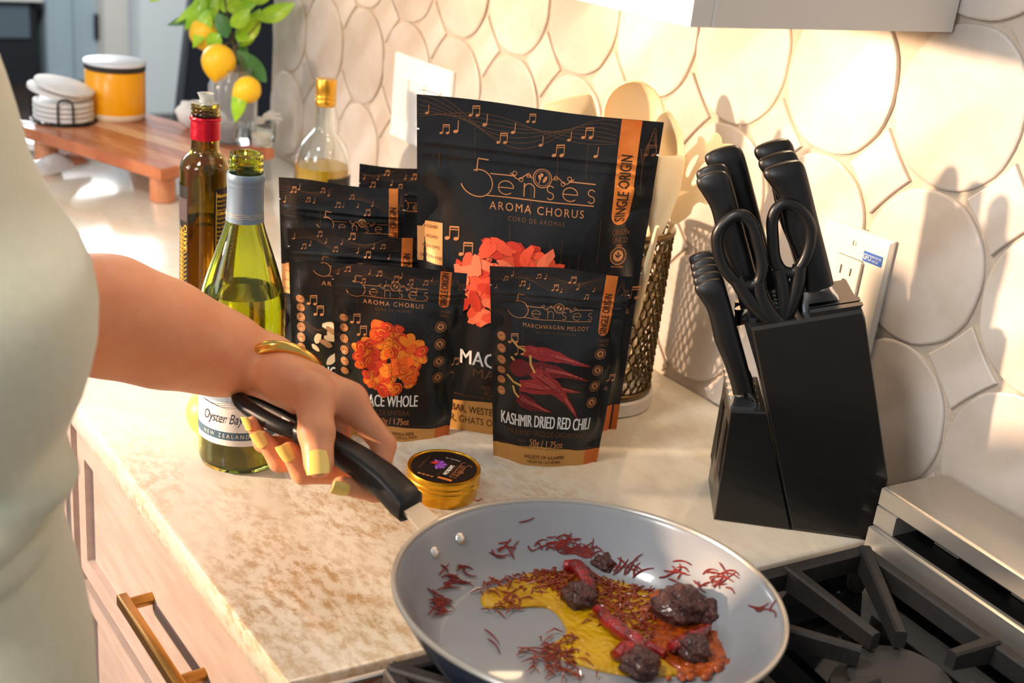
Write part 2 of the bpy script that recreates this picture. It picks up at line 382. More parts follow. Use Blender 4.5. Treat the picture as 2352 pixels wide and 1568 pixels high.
# dark fireplace-like wall unit left of it
p0 = onplane(0, 90, (0, 6.6, 0), Vector((0, 1, 0))); p1 = onplane(86, 90, (0, 6.6, 0), Vector((0, 1, 0)))
t = thing('dark_wall_unit', 'dark wall unit with a slate-grey glass front, behind the coasters at far left', 'cabinet', ((p0.x+p1.x)/2, 6.6, -.915))
DK = mat('dark_unit', (34,36,40), .45)
mb = MB(); mb.box((p0.x-1.0, 6.6, -.915), (p1.x, 6.95, .55)); mb.part('body', DK, t)
q0 = onplane(0, 88, (0, 6.58, 0), Vector((0, 1, 0))); q1 = onplane(66, 8, (0, 6.58, 0), Vector((0, 1, 0)))
mb = MB(); mb.box((q0.x-.9, 6.575, q0.z), (q1.x, 6.605, q1.z), .004); mb.part('glass_front', mat('slate_glass', (92,106,114), .3), t)
mb = MB(); mb.box((p0.x-1.02, 6.52, q1.z+.02), (p1.x+.02, 6.97, q1.z+.06)); mb.part('mantel', mat('white_trim', (235,233,226), .5), t)
# navy board
A0, A1 = at(440, 0, 2.9), at(415, 222, 2.9)
dv = (A0-A1); bot = A1-dv*((A1.z+.915)/dv.z); top = A0+dv*((.62-A0.z)/dv.z)
mb = MB(); wv = Vector((.95, .02, 0)); tn = Vector((-.02, .95, 0)).normalized()*.03
mb.add([bot, bot+wv, top+wv, top, bot+tn, bot+wv+tn, top+wv+tn, top+tn], [(0,1,2,3),(7,6,5,4),(0,4,5,1),(3,2,6,7),(0,3,7,4),(1,5,6,2)])
t = thing('leaning_board', 'tall dark navy board leaning beyond the end of the tiled wall', 'board', bot)
mb.part('panel', mat('navy_board', (24,30,42), .5, var=.1), t)
mb = MB(); mb.tube([bot-tn*.2, top-tn*.2], .006, 8); mb.part('edge_strip', mat('navy_edge', (46,54,66), .4), t)

# ================================================================ worktop and cabinets
SL = -.070/.648
mb = MB(); e = .003
poly = [(0, 1.56), (0, 0), (X_W-.001, SL*(X_W-.001)), (X_W-.001, 1.56)]
def inset(d): return [(d, 1.56-d), (d, d+SL*d), (X_W-.001, SL*X_W+d), (X_W-.001, 1.56-d)]
mb.loft([[(*p, -.03) for p in inset(.001)], [(*p, -.029) for p in inset(0)], [(*p, -e) for p in inset(0)], [(*p, -e*.3) for p in inset(e*.3)], [(*p, 0) for p in inset(e)]])
mb.solo('worktop', STONE, (.32, .78, -.03), 'cream stone worktop with warm brown veins along the tiled wall', 'worktop', smooth=50)

t = thing('base_cabinet', 'pale pink-beige base cabinet with brass pulls under the cream worktop', 'cabinet', (.33, .75, -.915))
mb = MB(); mb.box((.032, .035, -.80), (.62, 1.53, -.031)); mb.box((.09, .035, -.914), (.62, 1.53, -.80)); mb.part('body', PAINT, t)
def shaker(y0, y1, z0, z1, st, name, hand):
    xf, xb = .012, .031; mb = MB()
    mb.box((xf, y0, z0), (xb, y0+st, z1)); mb.box((xf, y1-st, z0), (xb, y1, z1)); mb.box((xf, y0+st, z0), (xb, y1-st, z0+st)); mb.box((xf, y0+st, z1-st), (xb, y1-st, z1)); mb.box((xf+.008, y0+st, z0+st), (xb, y1-st, z1-st))
    d = mb.part(name, PAINT, t, smooth=0); mb = MB()
    if hand == 'h':
        zc = -.139 if z1 > -.2 else (z0+z1)/2; ya, yb = .190, .345; xo = -.005
        for yy in (ya+.012, yb-.012): mb.tube([(.0205, yy, zc), (.006, yy, zc), (xo, yy, zc)], [.0062, .0062, .0058], 16)
        mb.box((xo-.006, ya, zc-.0065), (xo+.004, yb, zc+.0065), .0012)
    else:
        yy = y0+.03; zc = -.128
        for z in (zc, zc-.16): mb.tube([(.0125, yy, z), (-.012, yy, z)], .006, 16)
        mb.box((-.018, yy-.0065, zc-.172), (-.008, yy+.0065, zc+.012), .0012)
    mb.part('handle', BRASS, d)
shaker(.045, .537, -.222, -.050, .023, 'drawer', 'h')
shaker(.045, .537, -.500, -.238, .023, 'drawer', 'h')
shaker(.045, .537, -.780, -.516, .023, 'drawer', 'h')
shaker(.560, 1.02, -.780, -.050, .05, 'door', 'v')
shaker(1.03, 1.50, -.780, -.050, .05, 'door', 'v')

t = thing('upper_cabinet', 'off-white wall cabinet hanging over the knife block, lamps glowing under it', 'cabinet', (.48, .72, .457))
mb = MB(); UX, UY, UZ = .318, .025, .457
mb.box((UX+.022, UY, UZ+.0), (UX+.042, 1.40, .93)); mb.box((UX+.042, UY, UZ), (X_W-.009, UY+.018, .93)); mb.box((UX+.042, 1.382, UZ), (X_W-.009, 1.40, .93)); mb.box((UX+.042, UY+.018, UZ+.022), (X_W-.009, 1.382, UZ+.040)); mb.box((UX+.042, UY+.018, .91), (X_W-.009, 1.382, .93)); mb.part('body', PAINT2, t, smooth=0)
for y0, y1 in ((UY+.001, .36), (.364, .70), (.704, 1.04), (1.044, 1.398)):
    mb = MB(); z0, z1, st = UZ, .925, .055; xf, xb = UX, UX+.0215
    mb.box((xf, y0, z0), (xb, y0+st, z1)); mb.box((xf, y1-st, z0), (xb, y1, z1)); mb.box((xf, y0+st, z0), (xb, y1-st, z0+st)); mb.box((xf, y0+st, z1-st), (xb, y1-st, z1)); mb.box((xf+.008, y0+st, z0+st), (xb, y1-st, z1-st))
    d = mb.part('door', PAINT2, t, smooth=0)
    mb = MB(); yk = y0+.028; mb.tube([(UX+.001, yk, .50), (UX-.012, yk, .50), (UX-.02, yk, .50)], [.005, .005, .009], 14); mb.part('knob', BRASS, d)
PL = mat('puck_glow', (255,214,160), .4, emit=4.0)
for yy in (0.12, 0.44, 0.78, 1.12):
    mb = MB(); mb.lathe([(.032, .477), (.034, .474), (.034, .462)], 24, (.56, yy, 0)); d = mb.part('lamp_housing', mat('white_plastic', (236,230,222), .35), t)
    mb = MB(); mb.lathe([(.028, .462), (.028, .4605)], 24, (.56, yy, 0)); mb.part('lens', PL, d)
# ================================================================ gas range
RM = Matrix.Rotation(math.atan(SL), 4, 'Z')
def rf(p): q = RM.inverted() @ Vector(p); return q          # into the range's own axes
STEEL = mat('brushed_steel', (212,203,190), .30, .72, var=.06, vscale=140, stretch=(1, 14, 14), bump=.03, bscale=200)
ENAMEL = mat('black_enamel', (6,7,8), .07, coat=.5)
IRON = mat('cast_iron', (44,40,38), .55, bump=.35, bscale=500, bdist=.0006, var=.15, vscale=200)
t = thing('gas_range', 'stainless gas range with black glossy cooktop beside the cream worktop', 'range', RM @ Vector((.32, -.39, -.915)))
mb = MB(); mb.M = RM; mb.box((.01, -.76, -.90), (.60, -.012, -.036)); mb.box((.06, -.74, -.914), (.58, -.03, -.90)); mb.box((-.01, -.76, -.10), (.01, -.012, -.03), .004); mb.part('body', STEEL, t)
mb = MB(); mb.M = RM
mb.loft([[(x0, y0, z), (x1, y0, z), (x1, y1, z), (x0, y1, z)] for x0, x1, y0, y1, z in ((.0,.56,-.76,-.012,-.036), (.0,.56,-.76,-.012,-.003), (.004,.556,-.756,-.016,0), (.016,.545,-.745,-.028,0), (.030,.530,-.735,-.042,-.016), (.05,.51,-.72,-.06,-.017))])
for yy in (-.352, -.358, -.405, -.411): mb.box((.03, yy-.0022, -.017), (.53, yy+.0022, -.008), .002)
mb.box((.02, -.400, -.017), (.535, -.363, -.006), .004)
mb.part('cooktop', ENAMEL, t)
mb = MB(); mb.M = RM; mb.box((0, -.0165, -.034), (.56, -.0115, .0012), .001); mb.part('side_trim', STEEL, t)
# backguard: a top hood, an open slot, a lower ledge
mb = MB(); mb.M = RM; bx0, bx1, y1, y0 = .557, .636, -.012, -.76
mb.box((bx0, y0, .046), (bx1, y1, .066), .002); mb.box((bx0, y1-.024, .026), (bx1, y1, .0465), .001); mb.box((bx0+.045, y0, -.03), (bx1, y1, .0465)); mb.box((bx0-.005, y0, -.034), (bx0+.046, y1, .0265), .002)
mb.part('backguard', STEEL, t)
mb = MB(); mb.M = RM; mb.box((bx0+.001, y0+.01, .0266), (bx0+.034, y1-.0245, .0270)); mb.box((bx0+.032, y0+.01, .0267), (bx0+.0452, y1-.0245, .0458)); mb.part('vent_slot', mat('slot_black', (10,10,10), .5), t)
for k in range(5):
    mb = MB(); mb.M = RM; yy = -.06-.085*k; mb.box((bx0+.028, yy-.028, .0271), (bx0+.0318, yy, .0317), .001); mb.part('vent_fin', STEEL, t)
BUR = [(.188, -.185), (.425, -.178), (.188, -.575), (.425, -.575)]
for bxx, byy in BUR:
    mb = MB(); mb.M = RM; mb.lathe([(.052, -.018), (.050, -.006), (.036, -.002), (.034, .004)], 32, (bxx, byy, 0)); b_ = mb.part('burner', mat('burner_grey', (84,82,80), .5, .6), t)
    mb = MB(); mb.M = RM; mb.lathe([(.036, .004), (.041, .006), (.041, .010), (.038, .013), (.01, .0135)], 32, (bxx, byy, 0)); mb.part('burner_cap', mat('burner_cap_black', (58,55,53), .55, bump=.2, bscale=300), b_)
def grate(ya, yb, label):
    g = thing('pan_grate', label, 'grate', RM @ Vector((.29, (ya+yb)/2, -.016)), 'cast iron grates on the range')
    x0, x1 = .058, .515; h0, h1 = .010, .028; bw = .006
    def bar(p, q, w0=bw, w1=bw, zt=h1, drop=0.0, nm='bar'):
        p, q = Vector((*p, 0)), Vector((*q, 0)); d = (q-p).normalized(); n = Vector((-d.y, d.x, 0)); mb = MB(); mb.M = RM; r = []
        for P, wd, zb in ((p, w0, h0), (q, w1, h0+drop)):
            c = .0018; r.append([P-n*wd+Vector((0,0,zb)), P+n*wd+Vector((0,0,zb)), P+n*wd+Vector((0,0,zt-c)), P+n*(wd-c)+Vector((0,0,zt)), P-n*(wd-c)+Vector((0,0,zt)), P-n*wd+Vector((0,0,zt-c))])
        mb.loft(r); mb.part(nm, IRON, g, 30)
    bar((x0, ya), (x1, ya)); bar((x0, yb), (x1, yb)); bar((x0, ya), (x0, yb)); bar((x1, ya), (x1, yb)); bar((.305, ya), (.305, yb))
    ym = (ya+yb)/2
    for cx in (.188, .425):
        cy = ym; xa, xb = (x0, .305) if cx < .3 else (.305, x1)
        for p in ((cx, ya), (cx, yb), (xa, cy), (xb, cy), (xa, ya), (xa, yb), (xb, ya), (xb, yb)):
            v = Vector((cx-p[0], cy-p[1])); L = v.length; q = (p[0]+v.x*(1-.040/L), p[1]+v.y*(1-.040/L))
            bar(p, q, .0055, .0045, h1+.003, .006, 'finger')
    for px, py in ((x0, ya), (x1, ya), (x0, yb), (x1, yb)):
        mb = MB(); mb.M = RM; mb.loft([[(px-s, py-s, z), (px+s, py-s, z), (px+s, py+s, z), (px-s, py+s, z)] for s, z in ((.005, -.0155), (.008, .012))]); mb.part('foot', IRON, g, 30)
grate(-.044, -.330, 'black cast iron grate under the frying pan, next to the worktop')
grate(-.434, -.730, 'black cast iron grate of the far burner pair, mostly outside the right edge')

# ================================================================ frying pan
pc = Vector((.178, -.104, .0875)); pn = Vector((.61*math.sin(R_(3.4)), .79*math.sin(R_(3.4)), math.cos(R_(3.4))))
hd = Vector((-.330, .945, 0)); e1 = (hd-pn*hd.dot(pn)).normalized(); e2 = pn.cross(e1)
PM = Matrix(((e1.x, e2.x, pn.x, pc.x), (e1.y, e2.y, pn.y, pc.y), (e1.z, e2.z, pn.z, pc.z), (0, 0, 0, 1)))
INN = [(0, -.0470), (.085, -.0470), (.097, -.0465), (.104, -.0435), (.111, -.037), (.119, -.0265), (.127, -.0135), (.1335, -.003), (.1365, .0)]
OUT = [(.1392, .0), (.1365, -.006), (.129, -.018), (.120, -.032), (.111, -.044), (.103, -.0500), (.095, -.0515), (.02, -.0515)]
pan = thing('frying_pan', 'grey-blue frying pan with a black handle, held over the front burner', 'pan', pc-pn*.0515)
mb = MB(); mb.M = PM; mb.lathe([(r, z) for r, z in reversed(OUT)], 96); mb.f = [f for f in mb.f if len(f) < 90 or min(mb.v[i].z for i in f) < pc.z-.03]; mb.mi = [0]*len(mb.f)
mb.part('outer_shell', mat('pan_outside', (62,72,92), .3, .3, coat=.3), pan)
mb = MB(); mb.M = PM; mb.loft([[(r*math.cos(2*math.pi*j/96), r*math.sin(2*math.pi*j/96), z) for j in range(96)] for r, z in [(.004, -.047)]+spline(INN[1:], 4)], False); mb.f.append(list(range(96))); mb.mi.append(0)
mb.part('cooking_surface', mat('pan_ceramic', (140,141,144), .28, coat=.25, var=.03, vscale=30), pan)
mb = MB(); mb.M = PM; mb.tube([(.1379*math.cos(2*math.pi*j/96), .1379*math.sin(2*math.pi*j/96), .0003) for j in range(96)], .0021, 8, True); mb.part('rim', mat('pan_rim', (190,182,170), .3, .6), pan)
for sg in (-1, 1):
    mb = MB(); a = sg*.125; mb.M = PM @ Matrix.Rotation(a, 4, 'Z') @ Matrix.Translation((.1262, 0, -.0148)) @ Matrix.Rotation(R_(-58), 4, 'Y')
    mb.lathe([(.0045, -.001), (.0048, .0004), (.004, .0018), (.002, .0026), (.0004, .0028)], 18); mb.part('rivet', mat('rivet_steel', (226,220,208), .25, .8), pan)
# handle (points in the radial plane: distance from pan centre, height above worktop)
hs = Vector((-hd.y, hd.x, 0)).normalized(); hr = hd.normalized(); c0 = Vector((pc.x, pc.y, 0))
def HP(r, z, s=0): return c0+hr*r+Vector((0, 0, z))+hs*s
mb = MB()
mb.loft([[HP(r, z+.0014, -w_), HP(r, z+.0014, w_), HP(r, z-.0014, w_), HP(r, z-.0014, -w_)] for r, z, w_ in ((.1290, .0715, .013), (.139, .0755, .013), (.150, .0800, .011), (.175, .0905, .009))]); mb.part('tang', STEEL, pan, 30)
mb = MB(); rings = []
for r, z, a, b in ((.1625, .0850, .0120, .0085), (.164, .0858, .0142, .0105), (.172, .0890, .0150, .0112), (.190, .0970, .0142, .0108), (.215, .1030, .0130, .0105), (.245, .1068, .0120, .0100), (.265, .1083, .0126, .0096), (.276, .1090, .0138, .0088), (.283, .1094, .0128, .0078), (.286, .1096, .0100, .006)):
    ring = []
    for j in range(24):
        th = 2*math.pi*j/24; c, s = math.cos(th), math.sin(th); ex = .62
        ring.append(HP(r, z+b*math.copysign(abs(s)**ex, s), a*math.copysign(abs(c)**ex, c)))
    rings.append(ring)
mb.loft(rings)
lp = []
for j in range(40):
    th = 2*math.pi*j/40; r = .3155+.0375*math.copysign(abs(math.cos(th))**.8, math.cos(th)); s = .0125*math.copysign(abs(math.sin(th))**.8, math.sin(th))*(1-.05*math.cos(th)); lp.append(HP(r, .1113+.004*(r-.30)/.05, s))
mb.tube(lp, .0066, 12, True)
mb.part('grip', mat('black_grip', (18,19,21), .38, bump=.1, bscale=900, bdist=.0003), pan)

# food in the pan
def pb(px, py, up=0.0): return onplane(px, py, pc-pn*(.047-up), pn)
def pan_hit(px, py):
    a = PM.inverted() @ at(px, py, .55); d = (PM.inverted() @ at(px, py, 1.3))-a; rr = [q[0] for q in INN]; zz = [q[1] for q in INN]
    for k in range(900):
        q = a+d*(k/900); r = math.hypot(q.x, q.y)
        if q.z < .0 and r < .137 and q.z <= np.interp(r, rr, zz)+.0012: return PM @ q
    return pb(px, py)
def pool(pts, h):
    P = [pb(*p) for p in [tuple(q) for q in spline(pts, 5, True)]]; c = sum(P, Vector())/len(P); mb = MB()
    rg = [[p+pn*z+(c-p).normalized()*d for p in P] for d, z in ((0, .0003), (.0006, h*.7), (.002, h))]; mb.loft(rg, True); return mb
OIL = mat('golden_oil', (226,178,16), .05, rgb2=(204,146,10), vscale=40, trans=.25, coat=.4, ior=1.47, bump=.9, bscale=90, bdist=.006)
oil = pool([(1195,1325),(1250,1290),(1330,1288),(1420,1318),(1500,1340),(1570,1335),(1650,1380),(1700,1450),(1690,1505),(1600,1545),(1470,1556),(1360,1538),(1262,1500),(1300,1455),(1262,1400),(1180,1398),(1112,1395),(1108,1362),(1150,1348)], .0022)
oil.solo('oil_pool', OIL, pb(1400, 1400), 'golden cooking oil pooled across the middle of the frying pan', 'oil', kind='stuff')
CHR = mat('wet_red_chili', (168,18,18), .18, rgb2=(82,8,12), vscale=120, coat=.6, bump=.9, bscale=150, bdist=.005)
def wet_chili(pts, rad, label):
    P = [pb(x, y, up) for x, y, up in [tuple(q) for q in spline(pts, 5)]]; n = len(P); mb = MB()
    rs = [rad*(.55+.45*math.sin(math.pi*min(1, (i/(n-1))*1.15+.05)))*(1+.07*math.sin(i*1.9)+.05*math.sin(i*3.1)) for i in range(n)]; rs[0] *= .5; rs[-1] *= .35
    mb.tube(P, rs, 14, flat=.72); mb.solo('wet_chili', CHR, P[0], label, 'chili', 'red chilies in the pan')
wet_chili([(1292,1300,.006),(1330,1305,.008),(1352,1340,.008),(1356,1385,.006)], .0085, 'shiny red chili bent over at the top of the oil in the pan')
wet_chili([(1372,1400,.005),(1400,1430,.007),(1450,1465,.007),(1500,1490,.006),(1530,1505,.005)], .0085, 'longest red chili lying diagonally across the middle of the pan')
wet_chili([(1535,1490,.008),(1570,1475,.010),(1605,1455,.010),(1625,1440,.008)], .0080, 'bright red chili piece on the dark lumps at the right of the pan')
wet_chili([(1410,1510,.006),(1440,1492,.009),(1480,1500,.009),(1515,1530,.006)], .0090, 'red chili curled near the front rim of the pan')
LUMP = mat('charred_fruit', (92,48,38), .36, rgb2=(46,24,22), vscale=150, bump=1.0, bscale=260, bdist=.004, coat=.25)
def lump(px, py, r, label, sq=(1, 1, .85)):
    p = pb(px, py, r*.62); rnd = random.Random(px); ph = [rnd.uniform(0, 6) for _ in range(6)]
    def fn(q): return 1+.12*math.sin(5*q[0]+ph[0])*math.sin(4*q[1]+ph[1])+.07*math.sin(9*q[2]+ph[2]+4*q[0])+.05*abs(math.sin(9*q[1]+ph[3]+5*q[2]))+.05*math.sin(15*q[0]+9*q[2]+ph[4])
    mb = MB(); mb.ell(p, (r*sq[0], r*sq[1], r*sq[2]), 44, 28, fn); mb.solo('charred_berry', LUMP, p-Vector((0, 0, r*.8)), label, 'dried fruit', 'dark shrivelled fruits in the pan')
lump(1390, 1292, .0115, 'small dark shrivelled fruit at the back of the pan food')
lump(1330, 1368, .0125, 'dark shrivelled fruit in the middle, against the bent red chili')
lump(1562, 1392, .0180, 'largest dark shrivelled fruit at the right of the pan', (1.15, 1.0, .85))
lump(1620, 1408, .0120, 'dark shrivelled fruit touching the right side of the largest one')
lump(1470, 1525, .0125, 'dark shrivelled fruit nearest the front rim of the pan')
lump(1590, 1492, .0125, 'dark shrivelled fruit below the bright red chili piece')
SAU = mat('orange_sauce', (190,84,12), .18, rgb2=(104,36,8), vscale=90, coat=.5, bump=.6, bscale=180, bdist=.004)
rnd = random.Random(4)
sa = pool([(1520,1350),(1590,1322),(1655,1362),(1702,1430),(1714,1490),(1655,1538),(1590,1554),(1535,1532),(1500,1480),(1510,1410)], .0042)
for _ in range(130):
    px, py = rnd.choice([(1640,1370),(1660,1410),(1680,1440),(1695,1480),(1660,1515),(1610,1535),(1655,1460),(1560,1540),(1530,1350),(1500,1400)]); p = pb(px+rnd.uniform(-28,22), py+rnd.uniform(-22,22), .0025); r = rnd.uniform(.0014, .0046); sa.ell(p, (r*1.3, r, r*.8), 8, 6)
sa.solo('spice_paste', SAU, pb(1650, 1450), 'orange-brown spice paste piled at the right side of the pan', 'sauce', kind='stuff')
rd = MB()
for cx, cy, n, sx, sy in ((1270,1330,150,36,18),(1330,1320,90,28,18),(1400,1385,110,32,22),(1450,1420,70,26,16),(1500,1450,50,22,14),(1270,1500,80,30,20),(1480,1360,50,36,12),(1560,1370,40,20,16),(1170,1385,34,30,12),(1140,1345,18,22,8),(1420,1350,26,30,10),(1300,1540,16,22,8),(1560,1345,24,24,10),(1640,1370,24,24,16),(1690,1450,16,10,24)):
  for _ in range(n):
    p = pb(cx+rnd.gauss(0,sx), cy+rnd.gauss(0,sy), .0022); a = rnd.uniform(0, 6.3); L = rnd.uniform(.005, .015); d = (e1*math.cos(a)+e2*math.sin(a))*L; q = p+d; m_ = (p+q)/2+pn*rnd.uniform(0, .003)+(e1*rnd.uniform(-1, 1)+e2*rnd.uniform(-1, 1))*.0016
    rd.tube([p, m_, q], [.0003, .0008, .0003], 5)
rd.solo('wet_saffron', mat('wet_saffron', (112,26,12), .2, coat=.6, rgb2=(150,60,14), vscale=80), pb(1350, 1400), 'dark red soaked saffron threads lying over the oil', 'saffron', kind='stuff')
th = MB()
def strand(px, py, L, ang, bend):
    pts = []
    for k in range(6):
        u = k/5-.5; x = px+L*u*math.cos(ang)-bend*(u*u*4-1)*math.sin(ang); y = py+L*u*math.sin(ang)*.8+bend*(u*u*4-1)*math.cos(ang); pts.append(pan_hit(x, y)+pn*.0008)
    th.tube(pts, [.0004, .0007, .0007, .0006, .0005, .0003], 5)
for cx, cy, n, sx, sy in ((1215,1265,6,60,14),(1290,1258,24,40,18),(1340,1266,18,40,14),(1450,1302,12,45,12),(1550,1312,10,22,20),(1640,1330,18,36,20),(1010,1385,18,14,26),(1045,1345,9,26,14),(1070,1310,4,14,14),(1300,1245,8,20,16),(1150,1262,3,10,12),(1750,1395,5,22,12),(1020,1300,2,6,20),(1180,1345,6,30,10),(1130,1480,2,4,26),(1210,1195,1,3,3),(1100,1150,1,3,3)):
    for _ in range(n): strand(cx+rnd.gauss(0, sx*.6), cy+rnd.gauss(0, sy*.6), rnd.uniform(20, 58), rnd.uniform(-1.2, 1.2), rnd.uniform(-9, 9))
th.solo('saffron_threads', mat('saffron_red', (122,34,24), .5, var=.25, vscale=60), pan_hit(1290, 1255), 'fine dark red saffron threads scattered up the inside wall of the pan', 'saffron', kind='stuff')
# ================================================================ stand-up spice pouches
FOIL = mat('black_pouch', (24,24,26), .30, bump=.35, bscale=20, bdist=.008, spec=.6)
FOILB = mat('black_pouch_back', (20,20,22), .4)
GOLD = mat('copper_print', (208,142,92), .38, .35)
GOLDD = mat('copper_print_dim', (112,78,54), .45, .2)
BAND = mat('orange_band', (236,150,74), .34, .25, rgb2=(214,104,38), vscale=16)
BANDC = mat('band_corner', (214,112,48), .34, .25)
SIDEL = mat('side_label', (226,160,100), .36, .2)
BANDG = mat('golden_band', (214,158,86), .36, .25)
WHITE = mat('white_print', (236,234,230), .5)
DARK = mat('dark_print', (28,22,20), .5)
BROWNP = mat('brown_print', (92,52,24), .5)
CH = [mat('chili_print_%s' % n, c, .5) for n, c in (('mid', (150,42,42)), ('deep', (108,26,28)), ('light', (184,82,72)))]
STEM = mat('stem_print', (206,158,84), .5)
MA = [mat('mace_print_%s' % n, c, .5) for n, c in (('orange', (232,96,24)), ('red', (212,58,28)), ('amber', (242,134,34)), ('rust', (172,46,16)))]
FL = [mat('flake_print_%s' % n, c, .5) for n, c in (('coral', (232,84,54)), ('red', (206,56,36)), ('pale', (242,120,84)))]
GI = [mat('root_print_%s' % n, c, .5) for n, c in (('pale', (222,190,150)), ('tan', (176,128,86)), ('cream', (236,214,180)))]
PNAMES = {'copper_print': 'copper_print', 'copper_print_dim': 'dim_copper_print', 'orange_band': 'orange_band', 'golden_band': 'bottom_band', 'white_print': 'white_lettering', 'dark_print': 'black_lettering'}
def arc(cx, cy, r, a0, a1, n=12, ry=None):
    ry = ry or r; return [(cx+r*math.cos(R_(a0+(a1-a0)*i/n)), cy+ry*math.sin(R_(a0+(a1-a0)*i/n))) for i in range(n+1)]
def logo(P, x0, x1, ytop, y1, y2, lw):
    W = x1-x0; X = lambda f: x0+W*f; Hh = y1-y2
    # the big figure five with a sweeping tail
    yb = y2-Hh*.10; xs = X(.135); r = (ytop-yb)*.36
    P.line(GOLD, [(X(.20), ytop), (xs-.012*W, ytop+.0005)], lw); P.line(GOLD, [(xs-.012*W, ytop), (xs-.02*W, yb+r*1.85)], lw)
    P.line(GOLD, arc(xs, yb+r, r, 115, -90, 16), lw); P.line(GOLD, arc(xs, yb+r*1.1, .135*W, -90, -165, 8, r*1.1), lw)
    for a, b in ((.215, .40), (.80, 1.0)): P.line(GOLD, [(X(a+(b-a)*i/6), y1) for i in range(7)], lw)
    P.line(GOLD, [(X(.19+.81*i/16), y2) for i in range(17)], lw)
    xh = Hh*.62; ym = y2+Hh*.12+xh/2
    def e(f): rx = xh*.56; P.line(GOLD, arc(X(f), ym, rx, 0, 315, 16, xh/2), lw*.85); P.line(GOLD, [(X(f)-rx, ym), (X(f)+rx, ym)], lw*.85)
    def s(f): q = xh/4; P.line(GOLD, arc(X(f), ym+q, q*1.0, 30, 270, 8)+arc(X(f), ym-q, q*1.0, 90, -150, 8)[1:], lw*.85)
    e(.335); e(.815); s(.665); s(.975)
    P.line(GOLD, [(X(.47), ym-xh/2), (X(.47), ym+xh/2)], lw*.85); P.line(GOLD, [(X(.47), ym)]+arc(X(.47)+xh*.38, ym+xh*.12, xh*.38, 180, 0, 8)+[(X(.47)+xh*.76, ym-xh/2)], lw*.85)
    xe, r = X(.60), Hh*.42
    P.ring(GOLD, xe, y1+r*.1, r, lw*.8); P.ring(GOLD, xe, y1+r*.1, r*.8, lw*.4)
    P.line(GOLD, [(xe-r*.35, y1-r*.5), (xe-r*.1, y1+r*.5)], lw*.6); P.disc(GOLD, xe-r*.1, y1+r*.45, r*.2, 2); P.disc(GOLD, xe+r*.3, y1, r*.17, 2, r*.4, -.5); P.disc(GOLD, xe-r*.3, y1+r*.15, r*.13, 2, r*.3, .4)
    for sg in (-1, 1):
        P.line(GOLD, [(xe+sg*r*(1.1+2.4*i/10), y1+r*.30*math.sin(i*.75)) for i in range(11)], lw*.8)
        for k, (dx, dy) in enumerate(((1.5, .25), (2.3, -.3), (3.0, .3))): P.ring(GOLD, xe+sg*r*dx, y1+r*dy, r*.22, lw*.6, 2, 10)
def note(P, m, x, y, s, kind):
    P.disc(m, x, y, s*.16, 2, s*.11, .4, 8); P.line(m, [(x+s*.14, y), (x+s*.16, y+s*.72)], s*.05)
    if kind:
        P.disc(m, x+s*.52, y+s*.05, s*.16, 2, s*.11, .4, 8); P.line(m, [(x+s*.66, y+s*.05), (x+s*.68, y+s*.78)], s*.05); P.line(m, [(x+s*.15, y+s*.70), (x+s*.69, y+s*.77)], s*.10)
        P.line(m, [(x+s*.15, y+s*.54), (x+s*.69, y+s*.61)], s*.06)
def waves(P, m, x0, x1, yf, amp, n, wd, ph=0.0, sp=.10):
    for k in range(n): P.line(m, [(x0+(x1-x0)*i/26, yf(i/26)+amp*(1-k*sp)*math.sin(2*math.pi*(i/26)*1.05+ph+k*.16)) for i in range(27)], wd, 1)
def badge(P, x, y, r, leaf):
    P.ring(GOLD, x, y, r, r*.08); P.disc(GOLD, x, y, r*.66, 1); P.ring(GOLDD, x, y, r*.84, r*.10)
    if leaf:
        P.line(DARK, [(x, y-r*.4), (x, y+r*.4)], r*.07, 3)
        for sg in (-1, 1): P.disc(DARK, x+sg*r*.2, y, r*.09, 3, r*.24, -sg*.7, 8)
        P.disc(DARK, x, y+r*.3, r*.09, 3, r*.2, 0, 8)
    else:
        P.line(DARK, [(x-r*.45, y-r*.45), (x+r*.45, y+r*.45)], r*.12, 3); P.line(DARK, [(x-r*.2, y+r*.35), (x+r*.25, y-r*.35)], r*.22, 3)
def icon(P, x, y, r):
    P.disc(GOLD, x, y, r, 3, r*1.08); P.ring(DARK, x, y, r*.78, r*.09, 4, 14); P.line(DARK, [(x-r*.3, y-r*.2), (x-r*.3, y+r*.25), (x+r*.3, y+r*.25), (x+r*.3, y-r*.2)], r*.14, 5)
